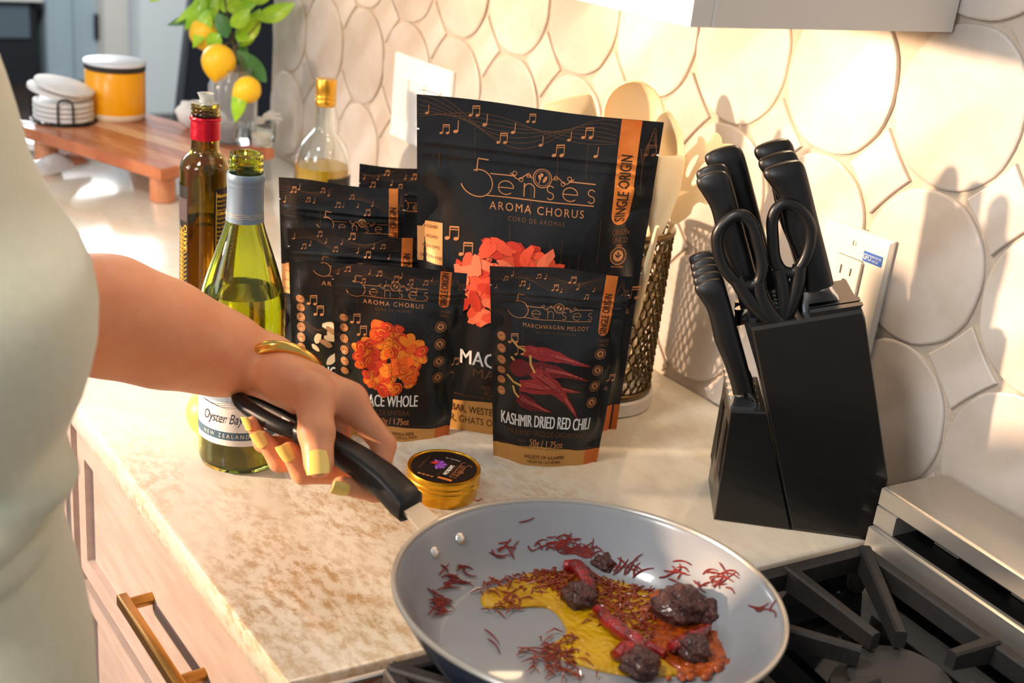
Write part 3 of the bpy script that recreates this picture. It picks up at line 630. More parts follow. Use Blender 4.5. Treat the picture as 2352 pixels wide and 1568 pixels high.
def chili_art(P, cx, cy, s):
    def ch(x0, y0, x1, y1, wd, bend, k):
        n = 12; L = []; U = []; dx, dy = x1-x0, y1-y0; l = math.hypot(dx, dy); nx, ny = -dy/l, dx/l
        for i in range(n+1):
            t = i/n; c = bend*4*t*(1-t); ww = wd*(.55+.45*math.sin(math.pi*min(1, t*1.3+.15)))*(1-t**3*.92)*(1+.10*math.sin(i*2.3+k)); x, y = x0+dx*t+nx*c, y0+dy*t+ny*c; L.append((x+nx*ww, y+ny*ww)); U.append((x-nx*ww, y-ny*ww))
        pts = L+U; P.put(CH[k % 2], pts, [(i, i+1, n+2+i, n+1+i) for i in range(n)], 1+k*.5)
        for q in (-.45, .05, .5): P.line(CH[2 if q > 0 else 1], [(x0+dx*t+nx*(bend*4*t*(1-t)+q*wd*(1-t)*.9+wd*.07*math.sin(9*t+k)), y0+dy*t+ny*(bend*4*t*(1-t)+q*wd*(1-t)*.9+wd*.07*math.sin(9*t+k))) for t in [.08+.8*i/9 for i in range(10)]], wd*.13, 1.4+k*.5)
        P.line(STEM, [(x0+dx*.03, y0+dy*.03), (x0-dx*.10+nx*wd*.4, y0-dy*.10+ny*wd*.4), (x0-dx*.20+nx*wd*1.2, y0-dy*.20+ny*wd*1.2)], wd*.28, 2+k*.5)
    ch(cx-.30*s, cy+.34*s, cx+.50*s, cy+.20*s, .085*s, .03*s, 0); ch(cx-.30*s, cy+.12*s, cx+.50*s, cy+.02*s, .095*s, .05*s, 1)
    ch(cx-.34*s, cy-.10*s, cx+.42*s, cy-.12*s, .090*s, .02*s, 2); ch(cx-.36*s, cy-.24*s, cx+.10*s, cy-.40*s, .085*s, -.02*s, 3)
    ch(cx-.18*s, cy+.10*s, cx+.42*s, cy-.46*s, .095*s, .05*s, 4); P.disc(CH[1], cx-.34*s, cy+.12*s, .12*s, 3.2, .11*s)
def mace_art(P, cx, cy, a, b, mats, n, flake=False):
    rn = random.Random(n)
    for i in range(n):
        while True:
            x, y = rn.uniform(-1, 1), rn.uniform(-1, 1)
            if x*x+y*y < 1-.25*(i < n*.3): break
        x, y = cx+x*a, cy+y*b; r = (a+b)/2*rn.uniform(.14, .24); ang = rn.uniform(0, 6.28); m = rn.choice(mats[:3]); ly = 1+i*.05
        if flake:
            m = rn.choice(mats); P.poly(m, [(x+r*1.3*math.cos(ang+q)*u*rn.uniform(.8, 1.15), y+r*1.3*math.sin(ang+q)*u*rn.uniform(.8, 1.15)) for q, u in ((0, 1), (.35, .75), (.9, .50), (1.7, .42), (2.5, .6), (3.1, .85), (3.6, .6), (4.4, .42), (5.2, .45), (5.9, .8))], ly)
        else:
            P.disc(m, x, y, r, ly, r*.72, ang, 14)
            for q in (.8, .5, .22): P.line(mats[3] if q != .5 else mats[2], [(x+r*q*math.cos(t)*math.cos(ang)-r*.72*q*math.sin(t)*math.sin(ang), y+r*q*math.cos(t)*math.sin(ang)+r*.72*q*math.sin(t)*math.cos(ang)) for t in [.5+4.4*k/9 for k in range(10)]], r*.11, ly+.03)
def make_pouch(label, BL, BR, TL, TR, D, seed, kind, L, mirror=0):
    BL, BR, TL, TR = map(Vector, (BL, BR, TL, TR)); h = ((TL-BL).length+(TR-BR).length)/2; w0 = ((BR-BL).length+(TR-TL).length)/2
    hw = (BR-BL); n = Vector((hw.y, -hw.x, 0)).normalized(); rn = random.Random(seed); ph = [rn.uniform(0, 6.3) for _ in range(8)]
    pv = [0, .06, .2, .45, .65, .78, .84, .90, .95, 1]; pb_ = [1.0, 1.0, 1.0, .88, .62, .33, .15, .09, .03, .02]
    def surf(u, v, side=1, lift=0.0):
        u2 = min(max(u, -.02), 1.02); v2 = min(max(v, -.01), 1.02)
        B = BL*(1-u2)*(1-v2)+BR*u2*(1-v2)+TL*(1-u2)*v2+TR*u2*v2
        m = min(max((.5-abs(u2-.5)-.035)/.465, 0), 1); sh = (1-(1-m)**2.6)
        bu = D*np.interp(v2, pv, pb_)*sh
        z = math.exp(-((v2-.868)/.0075)**2)*.0013+math.exp(-((v2-.838)/.0075)**2)*.0013
        z *= 1 if .04 < u2 < .96 else 0
        wr = (.0016*math.sin(7*v2+5*u2+ph[0])*math.sin(4*u2+ph[1])+.0009*math.sin(17*v2-9*u2+ph[2])+.0007*math.sin(23*u2+6*v2+ph[3]))*min(1, m*4)*min(1, max(0, (1-v2)*6))
        ed = (.0026*math.sin(20*v2+ph[4])+.0005*math.sin(43*v2+ph[7]))*math.exp(-((m-.11)/.10)**2)*(1 if .1 < v2 < .8 else 0)*(D/.016)
        tw = .0022*math.sin(6.5*u2+ph[5])*v2**6
        tz = Vector((0, 0, .0016*math.sin(7*u2+ph[6])*v2**10))
        a = (bu+z+wr+ed)*side+tw+lift*side+.0004*side
        return B+n*a+tz
    root = thing('spice_pouch', label, 'pouch', (BL+BR)/2, 'black spice pouches on the worktop')
    NU, NV = 44, 60
    us = [.5-.5*math.cos(math.pi*i/NU) if 0 else i/NU for i in range(NU+1)]; us[1] = .02
    vs = sorted(set([j/NV for j in range(NV+1)]+[.838, .868, .85, .86, .83, .875]))
    mb = MB()
    G = [[surf(u, v) for u in us] for v in vs]; W_ = NU+1
    mb.add([p for r in G for p in r], [(j*W_+i, j*W_+i+1, (j+1)*W_+i+1, (j+1)*W_+i) for j in range(len(vs)-1) for i in range(NU)])
    mb.part('front_panel', FOIL, root, 60)
    mb = MB(); G = [[surf(u, v, -.7) for u in us] for v in vs]
    mb.add([p for r in G for p in r], [(j*W_+i, (j+1)*W_+i, (j+1)*W_+i+1, j*W_+i+1) for j in range(len(vs)-1) for i in range(NU)])
    mb.part('back_panel', FOILB, root, 60)
    mb = MB(); b0 = [surf(u, 0) for u in us]; b1 = [surf(u, 0, -.7) for u in us]
    mb.add([p+Vector((0, 0, .0008)) for p in b0+b1], [(i, i+1, W_+i+1, W_+i) for i in range(NU)]); mb.part('bottom_gusset', BAND, root, 60)
    fn = lambda x, y, lift: surf(x/w0+.5, y/h, 1, lift)
    P = Print(fn); X = lambda u: (u-.5)*w0; Y = lambda v: v*h
    S = w0/.133
    CORN = BANDC; SIDE = SIDEL
    # bottom and vertical bands
    bt = L.get('bt', .085)
    for a, b, m, nb in ((0, .86, BANDG, 60), (.86, 1.0, BANDC, 12)):
        P.put(m, [(X(a+(b-a)*i/nb), Y(q/8*(bt+.012*math.cos(2*math.pi*(a+(b-a)*i/nb-.45))))) for q in range(9) for i in range(nb+1)], [(j*(nb+1)+i, j*(nb+1)+i+1, (j+1)*(nb+1)+i+1, (j+1)*(nb+1)+i) for j in range(8) for i in range(nb)], 1.5)
    o0, o1, ob = L['band']
    P.rect(BAND, X(o0), Y(ob+.03), X(o1), Y(1.0), 1.5, 8, 90)
    P.poly(BAND, [(X(o1), Y(ob+.031)), (X(o0), Y(ob+.031))]+[(X((o0+o1)/2)-X((o1-o0)/2+.5)*math.cos(t), Y(ob+.03)-Y(.03)*math.sin(t)) for t in [math.pi*k/8 for k in range(1, 8)]], 1.5)
    P.text(DARK, 'SINGLE ORIGIN', X((o0+o1)/2+.022*1), Y(ob+.012), .0072*S*(.9 if kind == 'big' else 1), bold=.012, al='l', rot=math.pi/2, ly=5, width=Y(L.get('so', .20)))
    P.text(GOLDD, 'ORIGEN', X((o0+o1)/2+.012), Y(ob-.030), .0034*S, sx=.62, bold=.01); P.text(GOLDD, 'ÚNICO', X((o0+o1)/2+.012), Y(ob-.030)-.0048*S, .0034*S, sx=.62, bold=.01)
    # top strip: woven lines and notes
    waves(P, GOLDD, X(.01), X(o0-.01), lambda t: Y(.952-.02*t), .012*S, 7, .00022*S, ph[0], .22)
    waves(P, GOLDD, X(o1+.01), X(.99), lambda t: Y(.93), .010*S, 4, .00022*S, ph[1], .22)
    for k in range(13):
        u = .04+.058*k
        if u < o0-.05: note(P, GOLD, X(u), Y(.925+.035*math.sin(1.7*k+ph[2])-.02*(u > .5)), .0072*S*rn.uniform(.8, 1.2), k % 2)
    note(P, GOLDD, X(.945), Y(.90), .008*S, 1); note(P, GOLD, X(.96), Y(.45), .010*S, 1); P.poly(GOLDD, [(X(.93), Y(.40)), (X(.985), Y(.395)), (X(.96), Y(.42))], 1)
    for _ in range(16):
        u = rn.uniform(.03, .97); v = rn.uniform(.5, .95); P.line(GOLDD, [(X(u), Y(v)), (X(u), Y(v-.04)), (X(u+.002), Y(v-rn.uniform(.08, .14)))], .00016*S, 1)
    for sd in (0.004, .996): P.disc(WHITE, X(sd), Y(.903), .0009*S, 2, .0006*S)
    lg = L['logo']; logo(P, X(lg[0]), X(lg[1]), Y(lg[2]), Y(lg[3]), Y(lg[4]), .00062*S)
    if 'sub' in L:
        s1, s2, u0, u1, v1 = L['sub']; P.text(GOLD, s1, X((u0+u1)/2), Y(v1)-.0018*S, .0044*S if kind != 'big' else .0046*S, space=1.25, width=X(u1)-X(u0)); P.text(GOLDD, s2, X((u0+u1)/2), Y(v1)-.0072*S, .0026*S, space=1.3, width=(X(u1)-X(u0))*.6)
    for j, (uu, vv) in enumerate(L.get('badges', [])): badge(P, X(uu), Y(vv), .0054*S*(1.05 if kind != 'big' else .93), j == 0)
    if kind == 'big':
        u_, v_ = L['badges'][0]; P.text(GOLD, '100%', X(u_), Y(v_)+.0055*S, .0013*S); P.text(GOLD, 'NATURAL', X(u_), Y(v_)-.0068*S, .0012*S)
    for vv in L.get('icons', []): icon(P, X(.078), Y(vv), .0042*S)
    if L.get('icons'):
        note(P, GOLD, X(.14), Y(L['icons'][0]-.02), .0125*S, 1); note(P, GOLD, X(.19), Y(L['icons'][1]-.02), .0125*S, 1)
        waves(P, GOLDD, X(.0), X(.30), lambda t: Y(L['icons'][2]-.10*t+.02), .008*S, 6, .0002*S, 1.5, .2)
    if 'label' in L:
        v0, v1, uR = L['label']; P.rect(SIDEL, X(0.0), Y(v0), X(uR), Y(v1), 1.5, 10, 30)
        for k, tx in enumerate(('KOSHER', 'VEGAN', 'NON-GMO', 'GLUTEN-FREE')): P.text(BROWNP, tx, X(uR*.55), Y(v1-(v1-v0)*(.16+.24*k)), .0032*S*.55, sx=.8, ly=5)
        note(P, GOLD, X(uR+.02), Y((v0+v1)/2+.02), .016*S*.6, 1); note(P, GOLD, X(uR+.08), Y((v0+v1)/2-.02), .016*S*.6, 1); waves(P, GOLDD, X(uR), X(.34), lambda t: Y(v0-.03-.03*t), .006*S, 6, .0002*S, 2.0, .2)
    if L.get('art') == 'chili': chili_art(P, X(L['ac'][0]), Y(L['ac'][1]), L['as'])
    if L.get('art') == 'mace': mace_art(P, X(L['ac'][0]), Y(L['ac'][1]), L['as'], L['as']*1.05, MA, 120)
    if L.get('art') == 'flake': mace_art(P, X(L['ac'][0]), Y(L['ac'][1]), L['as'], L['as']*.85, FL, 150, True)
    if L.get('art') == 'root': mace_art(P, X(L['ac'][0]), Y(L['ac'][1]), L['as'], L['as']*.8, GI, 60, True)
    for (m, tx, u, v, size, u1, al, bd) in L.get('txt', []):
        P.text(m, tx, X(u), Y(v), size, ly=4, width=(X(u1)-X(u)) if u1 else None, al=al, bold=bd, sx=.7)
    P.done(root, {'band_corner': 'band_corner', 'side_label': 'side_label', **PNAMES, **{m.name: 'picture_print' for m in CH+MA+FL+GI+[STEM]}})
    return root
tiny1 = 'The product and its design may vary slightly from what is shown on the packet'; 
make_pouch('small black pouch of dried red chilies standing closest to the knife block', (.3345,.2281,0), (.4247,.1723,0), (.3189,.2459,.1997), (.4372,.1728,.2001), .0165, 1, 'small', dict(
    band=(.81,.895,.69), logo=(.123,.752,.865,.812,.757), sub=('MARCHWAGAN MELODY','MELODIA MARCHWAGAN',.24,.735,.722), badges=[(.852,.600),(.85,.515),(.848,.430),(.843,.345)], icons=[.650,.592,.535,.478,.421,.365], art='chili', ac=(.45,.455), **{'as': .082}, bt=.092,
    txt=[(WHITE,'KASHMIR DRIED RED CHILI',.075,.205,.0128,.85,'l',.014),(GOLDD,'CHILE ROJO SECO DE CACHEMIRA',.10,.160,.0056,.80,'l',0),(GOLD,'50g / 1.75oz',.33,.105,.0070,.63,'l',.012),(GOLDD,'WEIGHT',.215,.118,.0028,.30,'l',0),(GOLDD,'PESO',.24,.098,.0028,.30,'l',0),(GOLDD,tiny1,.08,.092,.0014,.90,'l',0),(BROWNP,'VALLEYS OF KASHMIR',.28,.040,.0037,.66,'l',.010),(BROWNP,'VALLES DE CACHEMIRA',.31,.016,.0032,.63,'l',0)]))
make_pouch('small black pouch with orange mace flowers standing behind the hand', (.2156,.3382,0), (.3175,.2852,0), (.2059,.3504,.1804), (.3242,.2887,.1764), .0165, 2, 'small', dict(
    band=(.80,.885,.790), logo=(.098,.714,.935,.888,.826), sub=('AROMA CHORUS','CORO DE AROMAS',.225,.685,.795), badges=[(.832,.678),(.836,.580),(.838,.480),(.842,.380)], icons=[.692,.630,.568,.507,.445,.384], art='mace', ac=(.435,.495), **{'as': .0335}, bt=.075, so=.19,
    txt=[(WHITE,'MACE WHOLE',.215,.208,.0125,.685,'l',.014),(GOLDD,'MAZA ENTERA',.28,.155,.0056,.62,'l',0),(GOLD,'50g / 1.75oz',.36,.102,.0066,.62,'l',.012),(GOLDD,'WEIGHT',.24,.112,.0028,.33,'l',0),(GOLDD,'PESO',.26,.095,.0028,.33,'l',0),(GOLDD,tiny1,.10,.088,.0014,.90,'l',0),(BROWNP,'WESTERN GHATS OF KERALA, INDIA',.20,.038,.0034,.67,'l',.010),(BROWNP,'GHATS OCCIDENTALES DE KERALA, INDIA',.16,.016,.0030,.70,'l',0)]))
make_pouch('largest black pouch, standing tall behind the two small ones', (.3081,.3317,0), (.4938,.2232,0), (.2944,.3602,.339), (.5071,.2356,.3317), .031, 3, 'big', dict(
    band=(.828,.912,.682), logo=(.180,.746,.838,.800,.737), sub=('AROMA CHORUS','CORO DE AROMAS',.303,.705,.708), badges=[(.881,.588),(.881,.50),(.881,.42),(.881,.34)], label=(.515,.635,.108), art='flake', ac=(.405,.475), **{'as': .053}, bt=.10, so=.20,
    txt=[(WHITE,'MACE FLOWER',.196,.222,.0150,.72,'l',.014),(GOLDD,'MAZA FLOR',.255,.185,.0098,.66,'l',0),(GOLDD,'WEIGHT',.295,.148,.0050,.37,'l',0),(GOLDD,'PESO',.312,.130,.0050,.37,'l',0),(GOLD,'454g / 16oz',.40,.132,.0100,.66,'l',.012),(GOLDD,tiny1,.12,.118,.0024,.90,'l',0),(BROWNP,'MALABAR, WESTERN GHATS',.065,.064,.0078,.53,'l',.010),(BROWNP,'MALABAR, GHATS OCCIDENTALES',.010,.028,.0078,.60,'l',0)]))
make_pouch('black pouch with pale root pieces, tucked between the mace flower pouch and the wine bottle', (.2021,.4111,0), (.3164,.3454,0), (.1938,.4237,.1938), (.3136,.3549,.1935), .0160, 4, 'small', dict(
    band=(.83,.912,.70), logo=(.18,.76,.858,.815,.765), sub=('AROMA CHORUS','CORO DE AROMAS',.24,.735,.722), badges=[(.85,.60),(.85,.515),(.85,.43),(.85,.345)], icons=[.623,.570,.516,.463,.410,.356], art='root', ac=(.42,.42), **{'as': .034}, bt=.085,
    txt=[(WHITE,'GINGER SLICED',.16,.205,.0120,.70,'l',.014),(GOLDD,'JENGIBRE',.25,.155,.0056,.62,'l',0)]))
make_pouch('tall black pouch behind the others at left with an orange side label', (.2176,.4649,0), (.3327,.4053,0), (.2101,.4823,.2285), (.3268,.4216,.2239), .0170, 5, 'small', dict(
    band=(.872,.945,.70), logo=(.29,.90,.868,.828,.785), label=(.46,.635,.10), badges=[(.90,.60)], bt=.085, txt=[]))
p6 = onz(826, 377, .225); d6 = Vector((.89, -.455, 0))*.133; q6 = Vector((p6.x, p6.y, 0))-Vector((0, .012, 0))
make_pouch('black pouch farthest back, only its top corner showing beside the largest pouch', q6, q6+d6, p6, p6+d6+Vector((0, 0, -.001)), .0170, 6, 'small', dict(
    band=(.872,.945,.70), logo=(.29,.90,.868,.828,.785), badges=[(.90,.60)], bt=.085, txt=[]))
# ================================================================ bottles
def glass(name, rgb, rough=.0, ior=1.5, trans=1.0): return mat(name, rgb, rough, trans=trans, ior=ior)
GREEN = glass('green_glass', (220,228,104)); DKGL = glass('dark_olive_glass', (184,164,72)); CLEAR = glass('clear_glass', (246,250,248))
def hollow(mb, prof, th, c, seg=56, zin=.006):
    inn = [(max(r-th, .0005), z) for r, z in prof if z > zin]; inn[0] = (inn[0][0], zin)
    mb.lathe(list(prof)+list(reversed(inn))+[(.0006, zin-.0005)], seg, c)
def cylprint(c, r, a0): return Print(lambda x, y, l: Vector((c[0]+(r+l)*math.cos(a0+x/r), c[1]+(r+l)*math.sin(a0+x/r), c[2]+y)))
def facing(c): d = CAM-Vector((c[0], c[1], CAM.z)); return math.atan2(d.y, d.x)
def label_patch(c, r, a0, half, ztop, zbot, m, name, parent, n=30):
    mb = MB(); P = []
    for i in range(n+1):
        a = a0+half*(2*i/n-1); P.append([Vector((c[0]+(r+.0003)*math.cos(a), c[1]+(r+.0003)*math.sin(a), c[2]+z)) for z in (zbot, (zbot+ztop)/2, ztop)])
    mb.add([p for q in P for p in q], [(3*i+k, 3*i+3+k, 3*i+4+k, 3*i+1+k) for i in range(n) for k in (0, 1)]); return mb.part(name, m, parent, 60)
# wine bottle
wc = (.104, .326, 0)
t = thing('wine_bottle', 'open green wine bottle with a blue-grey neck sleeve and white label behind the hand', 'bottle', wc)
prof = [(.003, .004), (.030, .0), (.0362, .002), (.0385, .008), (.0388, .02), (.0388, .150)]+[tuple(p) for p in spline([(.0388, .150), (.0372, .168), (.0325, .186), (.0262, .206), (.0202, .224), (.0164, .238), (.0150, .252), (.0145, .275)], 4)[1:]]+[(.0145, .280), (.0143, .2815), (.0150, .2825), (.0150, .2845), (.0142, .286), (.0150, .288), (.0150, .290), (.0142, .2915), (.0148, .293), (.0148, .296), (.0140, .2985)]
mb = MB(); hollow(mb, prof, .0024, wc); mb.part('glass_body', GREEN, t, 50)
mb = MB(); lev = .172; wp = [(r-.0026, z) for r, z in prof if .007 < z < lev]; wp.append((float(np.interp(lev, [.168, .186], [.0372, .0325]))-.0026, lev)); mb.lathe([(.0006, .0068)]+wp+[(.0006, lev)], 48, wc); mb.part('wine', glass('white_wine', (238,236,150), ior=1.34), t, 50)
mb = MB(); mb.lathe([(.0150, .2385), (.0168, .2380), (.0161, .250), (.0157, .268), (.0160, .270), (.0163, .2715), (.0160, .273), (.0165, .2745), (.0165, .2795), (.0158, .2812), (.0149, .2814)], 56, wc, cap=False); mb.part('neck_sleeve', mat('blue_grey_foil', (118,140,162), .38, .35), t, 50)
fa = facing(wc)
P = Print(lambda x, y, l: Vector((wc[0]+(float(np.interp(y, [.238, .250, .268], [.0168, .0161, .0157]))+l)*math.cos(fa+x/.016), wc[1]+(float(np.interp(y, [.238, .250, .268], [.0168, .0161, .0157]))+l)*math.sin(fa+x/.016), y)))
for k in range(3): P.line(mat('pale_gold_line', (196,186,160), .4), [(-.024+.048*i/30, .2435+.0016*k+.0004*math.sin(i*.9+k)) for i in range(31)], .00035)
P.done(t, {'pale_gold_line': 'wavy_lines'})
lb = label_patch(wc, .0388, fa-.12, 1.45, .118, .0315, mat('paper_label', (238,238,234), .55), 'label', t)
P = cylprint((wc[0], wc[1], 0), .0388, fa-.12); NAVY = mat('navy_ink', (52,60,78), .6); TEAL = mat('teal_band', (72,104,126), .5); CREAM = mat('cream_ink', (232,226,208), .5)
P.rect(TEAL, -.054, .0375, .054, .0455, 1, 24, 2); P.text(CREAM, 'NEW ZEALAND', -.010, .0398, .0040, space=1.5, bold=.006, ly=3, width=.046)
P.text(NAVY, 'Oyster Bay', -.0135, .0545, .0100, al='c', skew=.22, width=.040); P.line(NAVY, [(-.0290+.004*i/4, .0495+.0005*math.sin(i)) for i in range(4)], .0004)
rnd = random.Random(3)
P.rect(mat('sea_print', (150,168,186), .6), -.036, .075, .036, .104, 1, 16, 3)
for k in range(46):
    x = rnd.uniform(-.034, .034); y = .073+rnd.uniform(0, .028); P.line(rnd.choice([NAVY, TEAL, CREAM]), [(x+.008*i/5, y+.0022*math.sin(i*1.2+k)) for i in range(6)], rnd.uniform(.0003, .0008), 2+k*.05)
for k in range(4): P.line(NAVY, [(-.036+.072*i/24, .071+.0012*k*.6+.0014*math.sin(i*.5+k)) for i in range(25)], .0003)
P.done(lb, {'teal_band': 'blue_band', 'cream_ink': 'cream_lettering', 'navy_ink': 'dark_lettering', 'sea_print': 'seascape_print'})
# olive oil bottle
oc = (.183, .612, 0); k = .0277
t = thing('oil_bottle', 'dark olive oil bottle with red foil collar and clear pourer behind the wine bottle', 'bottle', oc)
prof = [(.003, .003), (.024, 0), (k, .004), (k, .030), (k, .205)]+[tuple(p) for p in spline([(k, .205), (.0262, .213), (.0215, .220), (.0170, .2245), (.0155, .230), (.0152, .245), (.0152, .262)], 4)[1:]]+[(.0150, .266), (.0158, .267), (.0158, .2685), (.0149, .270), (.0158, .2715), (.0158, .273), (.0149, .2745), (.0155, .276), (.0155, .278), (.0145, .2795)]
mb = MB(); hollow(mb, prof, .0022, oc); mb.part('glass_body', DKGL, t, 50)
mb = MB(); mb.lathe([(.0006, .0068), (.0245, .007), (k-.0024, .012), (k-.0024, .148), (.0006, .148)], 48, oc); mb.part('oil', glass('olive_oil', (214,166,56), ior=1.47), t, 50)
mb = MB(); mb.lathe([(.0153, .2410), (.0166, .2405), (.0163, .252), (.0160, .2600), (.0172, .2610), (.0173, .2635), (.0166, .2650), (.0150, .2652)], 48, oc, cap=False); mb.part('foil_collar', mat('red_foil', (176,18,44), .28, .55, bump=.4, bscale=120, bdist=.002), t, 50)
mb = MB(); mb.lathe([(.0142, .276), (.0142, .2805), (.0075, .2805), (.0062, .283), (.0080, .2885), (.0092, .290), (.0085, .2902), (.0052, .283), (.0052, .276)], 32, oc); mb.part('pourer', mat('clear_plastic', (236,240,240), .12, trans=.75, ior=1.4), t, 50)
fo = facing(oc); BLK = mat('black_label', (18,17,16), .42); YEL = mat('yellow_ink', (224,176,48), .5)
for a0, hf, nm in ((fo-1.22, .52, 'front_label'), (fo+.98, .62, 'nutrition_label')):
    l = label_patch(oc, k, a0, hf, .190, .036, BLK, nm, t); P = cylprint(oc, k, a0)
    if nm[0] == 'n':
        P.line(YEL, [(-.0145, .186), (.015, .186)], .0006); P.line(YEL, [(-.0145, .186), (-.0145, .110)], .0006); P.line(YEL, [(-.0145, .110), (.015, .110)], .0006)
        for i, (tx, sz) in enumerate((('Nutrition Facts', .0042), ('About 33 servings', .0022), ('Serving size 1 Tbsp (15mL)', .0022), ('Amount per serving', .0020), ('Calories 120', .0040), ('Total Fat 14g', .0022), ('Saturated Fat 2g', .0022), ('Trans Fat 0g', .0022), ('Sodium 0mg', .0022), ('Total Carb 0g', .0022), ('Protein 0g', .0022), ('Not a significant source', .0018), ('of cholesterol, fiber,', .0018), ('sugars, iron', .0018))):
            P.text(YEL, tx, -.0135, .180-.0050*i, sz, bold=.03 if sz > .003 else .008, al='l', sx=.75)
        for y in (.1655, .1585): P.line(YEL, [(-.0135, y), (.0145, y)], .0008)
    else:
        P.rect(mat('plum_patch', (66,52,56), .6), -.004, .150, .0135, .176, 2, 6, 2)
        for j in range(16):
            for s in (-1, 1): P.line(YEL, arc(.004+s*.0045, .138-.0052*j, .0042, 90, 90+s*250, 8), .0007)
        P.text(YEL, 'OLIVE', .0085, .146, .0048, rot=-math.pi/2, al='l', width=.03)
    P.done(l, {'yellow_ink': 'yellow_lettering', 'plum_patch': 'plum_patch'})
# gold-capped bottle
yc = (.505, .949, 0)
t = thing('gold_cap_bottle', 'clear round bottle of yellow oil with a gold screw cap, by the tiled wall', 'bottle', yc)
prof = [(.003, .003), (.036, 0), (.0415, .005), (.042, .012), (.042, .100)]+[tuple(p) for p in spline([(.042, .100), (.0405, .118), (.0345, .136), (.0250, .150), (.0165, .160), (.0140, .172), (.0135, .200)], 4)[1:]]+[(.0135, .214)]
mb = MB(); hollow(mb, prof, .0022, yc); mb.part('glass_body', CLEAR, t, 50)
mb = MB(); mb.lathe([(.0006, .0068), (.036, .007), (.0395, .014), (.0395, .100), (.0389, .107), (.0006, .107)], 48, yc); mb.part('oil', glass('yellow_oil', (252,204,50), ior=1.46, trans=.5), t, 50)
mb = MB(); mb.lathe([(.0138, .196), (.0150, .197), (.0153, .206), (.0148, .2065), (.0152, .207), (.0154, .211), (.0148, .212), (.0152, .213), (.0152, .234), (.0142, .236), (.003, .2362)], 40, yc); mb.part('screw_cap', mat('gold_cap', (206,156,54), .3, .85), t, 50)
fy = facing(yc); l = label_patch(yc, .042, fy+.95, .75, .096, .02, BLK, 'label', t); P = cylprint(yc, .042, fy+.95)
for i in range(7): P.text(YEL, ('cold pressed', 'premium oil', 'net 16.9 fl oz', 'store in a cool', 'dry place', 'keep sealed', 'after opening')[i], -.026, .084-.006*i, .0030, al='l')
P.done(l, {'yellow_ink': 'yellow_lettering'})
# yellow fruit behind the wine bottle
lc = onz(434, 935, .029)
LEM = mat('lemon_skin', (252,208,44), .42, rgb2=(246,188,24), vscale=8, bump=.35, bscale=220, bdist=.0012, sss=.05)
mb = MB(); lc = lc+RT*.026; mb.ell((lc.x, lc.y, .0265), (.0285, .0285, .0265), 28, 16); mb.solo('yellow_fruit', mat('pale_yellow_skin', (244,190,92), .4, var=.05, vscale=30, sss=.1), (lc.x, lc.y, 0), 'round yellow fruit on the worktop, half hidden behind the wine bottle', 'fruit')

# tin of saffron
sc_ = (.246, .186, 0)
t = thing('saffron_tin', 'small round gold tin with a black printed lid, just behind the frying pan', 'tin', sc_)
GT = mat('gold_tin', (226,172,48), .26, .9, bump=.05, bscale=300)
mb = MB(); mb.lathe([(.0322, 0), (.0328, .001), (.0328, .012), (.0336, .0125), (.0336, .0135)], 64, sc_); mb.part('base', GT, t, 50)
mb = MB(); mb.lathe([(.0338, .0125), (.0346, .0132), (.0346, .0152), (.0338, .0160), (.0345, .0175), (.0346, .0198), (.0341, .0206), (.0348, .0216), (.0348, .0268), (.0343, .0278), (.0332, .0278), (.0328, .0268), (.0322, .0266), (.001, .0266)], 72, sc_); mb.part('lid', GT, t, 50)
lid = thing; ang = R_(62)
def lidfn(x, y, l): c, s = math.cos(LA), math.sin(LA); return Vector((sc_[0]+x*c-y*s, sc_[1]+x*s+y*c, .0268+l))
LA = R_(-37.8+72+180)
P = Print(lidfn); P.disc(BLK, 0, 0, .0308, 0, n=48)
PUR = [mat('petal_violet', (146,84,196), .5), mat('petal_purple', (104,52,150), .5)]
LA0 = LA
logo(P, -.018, .016, .0225, .0180, .0125, .00045)
P.text(WHITE, 'SAFFRON', .004, .0045, .0042, width=.020, bold=.03); P.text(GOLDD, 'KASHMIR MONGRA', .002, .0095, .0018, width=.022); P.line(GOLDD, [(-.020, .0015), (.020, .0015)], .0003)
for i in range(9): a = R_(20+i*24); P.disc(PUR[i % 2], -.001+.0048*math.cos(a), -.0075+.0048*math.sin(a), .0048, 1+.1*i, .0017, a)
for i in range(4): a = R_(200+i*26); P.line(MA[1], [(-.001, -.0075), (-.001+.0065*math.cos(a), -.0075+.0065*math.sin(a))], .0011, 3)
P.rect(BAND, .0195, .003, .0230, .017, 1, 2, 4)
for i in range(5): icon(P, .0235, -.002-.0042*i, .0017) if i < 4 else None
P.text(WHITE, '1g / 0.035oz', -.0165, .002, .0022, rot=math.pi/2)
P.text(GOLDD, 'MARCHWAGAN MELODY', .002, -.0205, .0020, width=.026)
P.done(t, {'black_label': 'lid_sticker', 'copper_print': 'copper_print', 'copper_print_dim': 'dim_copper_print', 'white_print': 'white_lettering', 'orange_band': 'orange_band', 'dark_print': 'icon_marks', 'petal_violet': 'crocus_print', 'petal_purple': 'crocus_print', 'mace_print_red': 'saffron_print'})

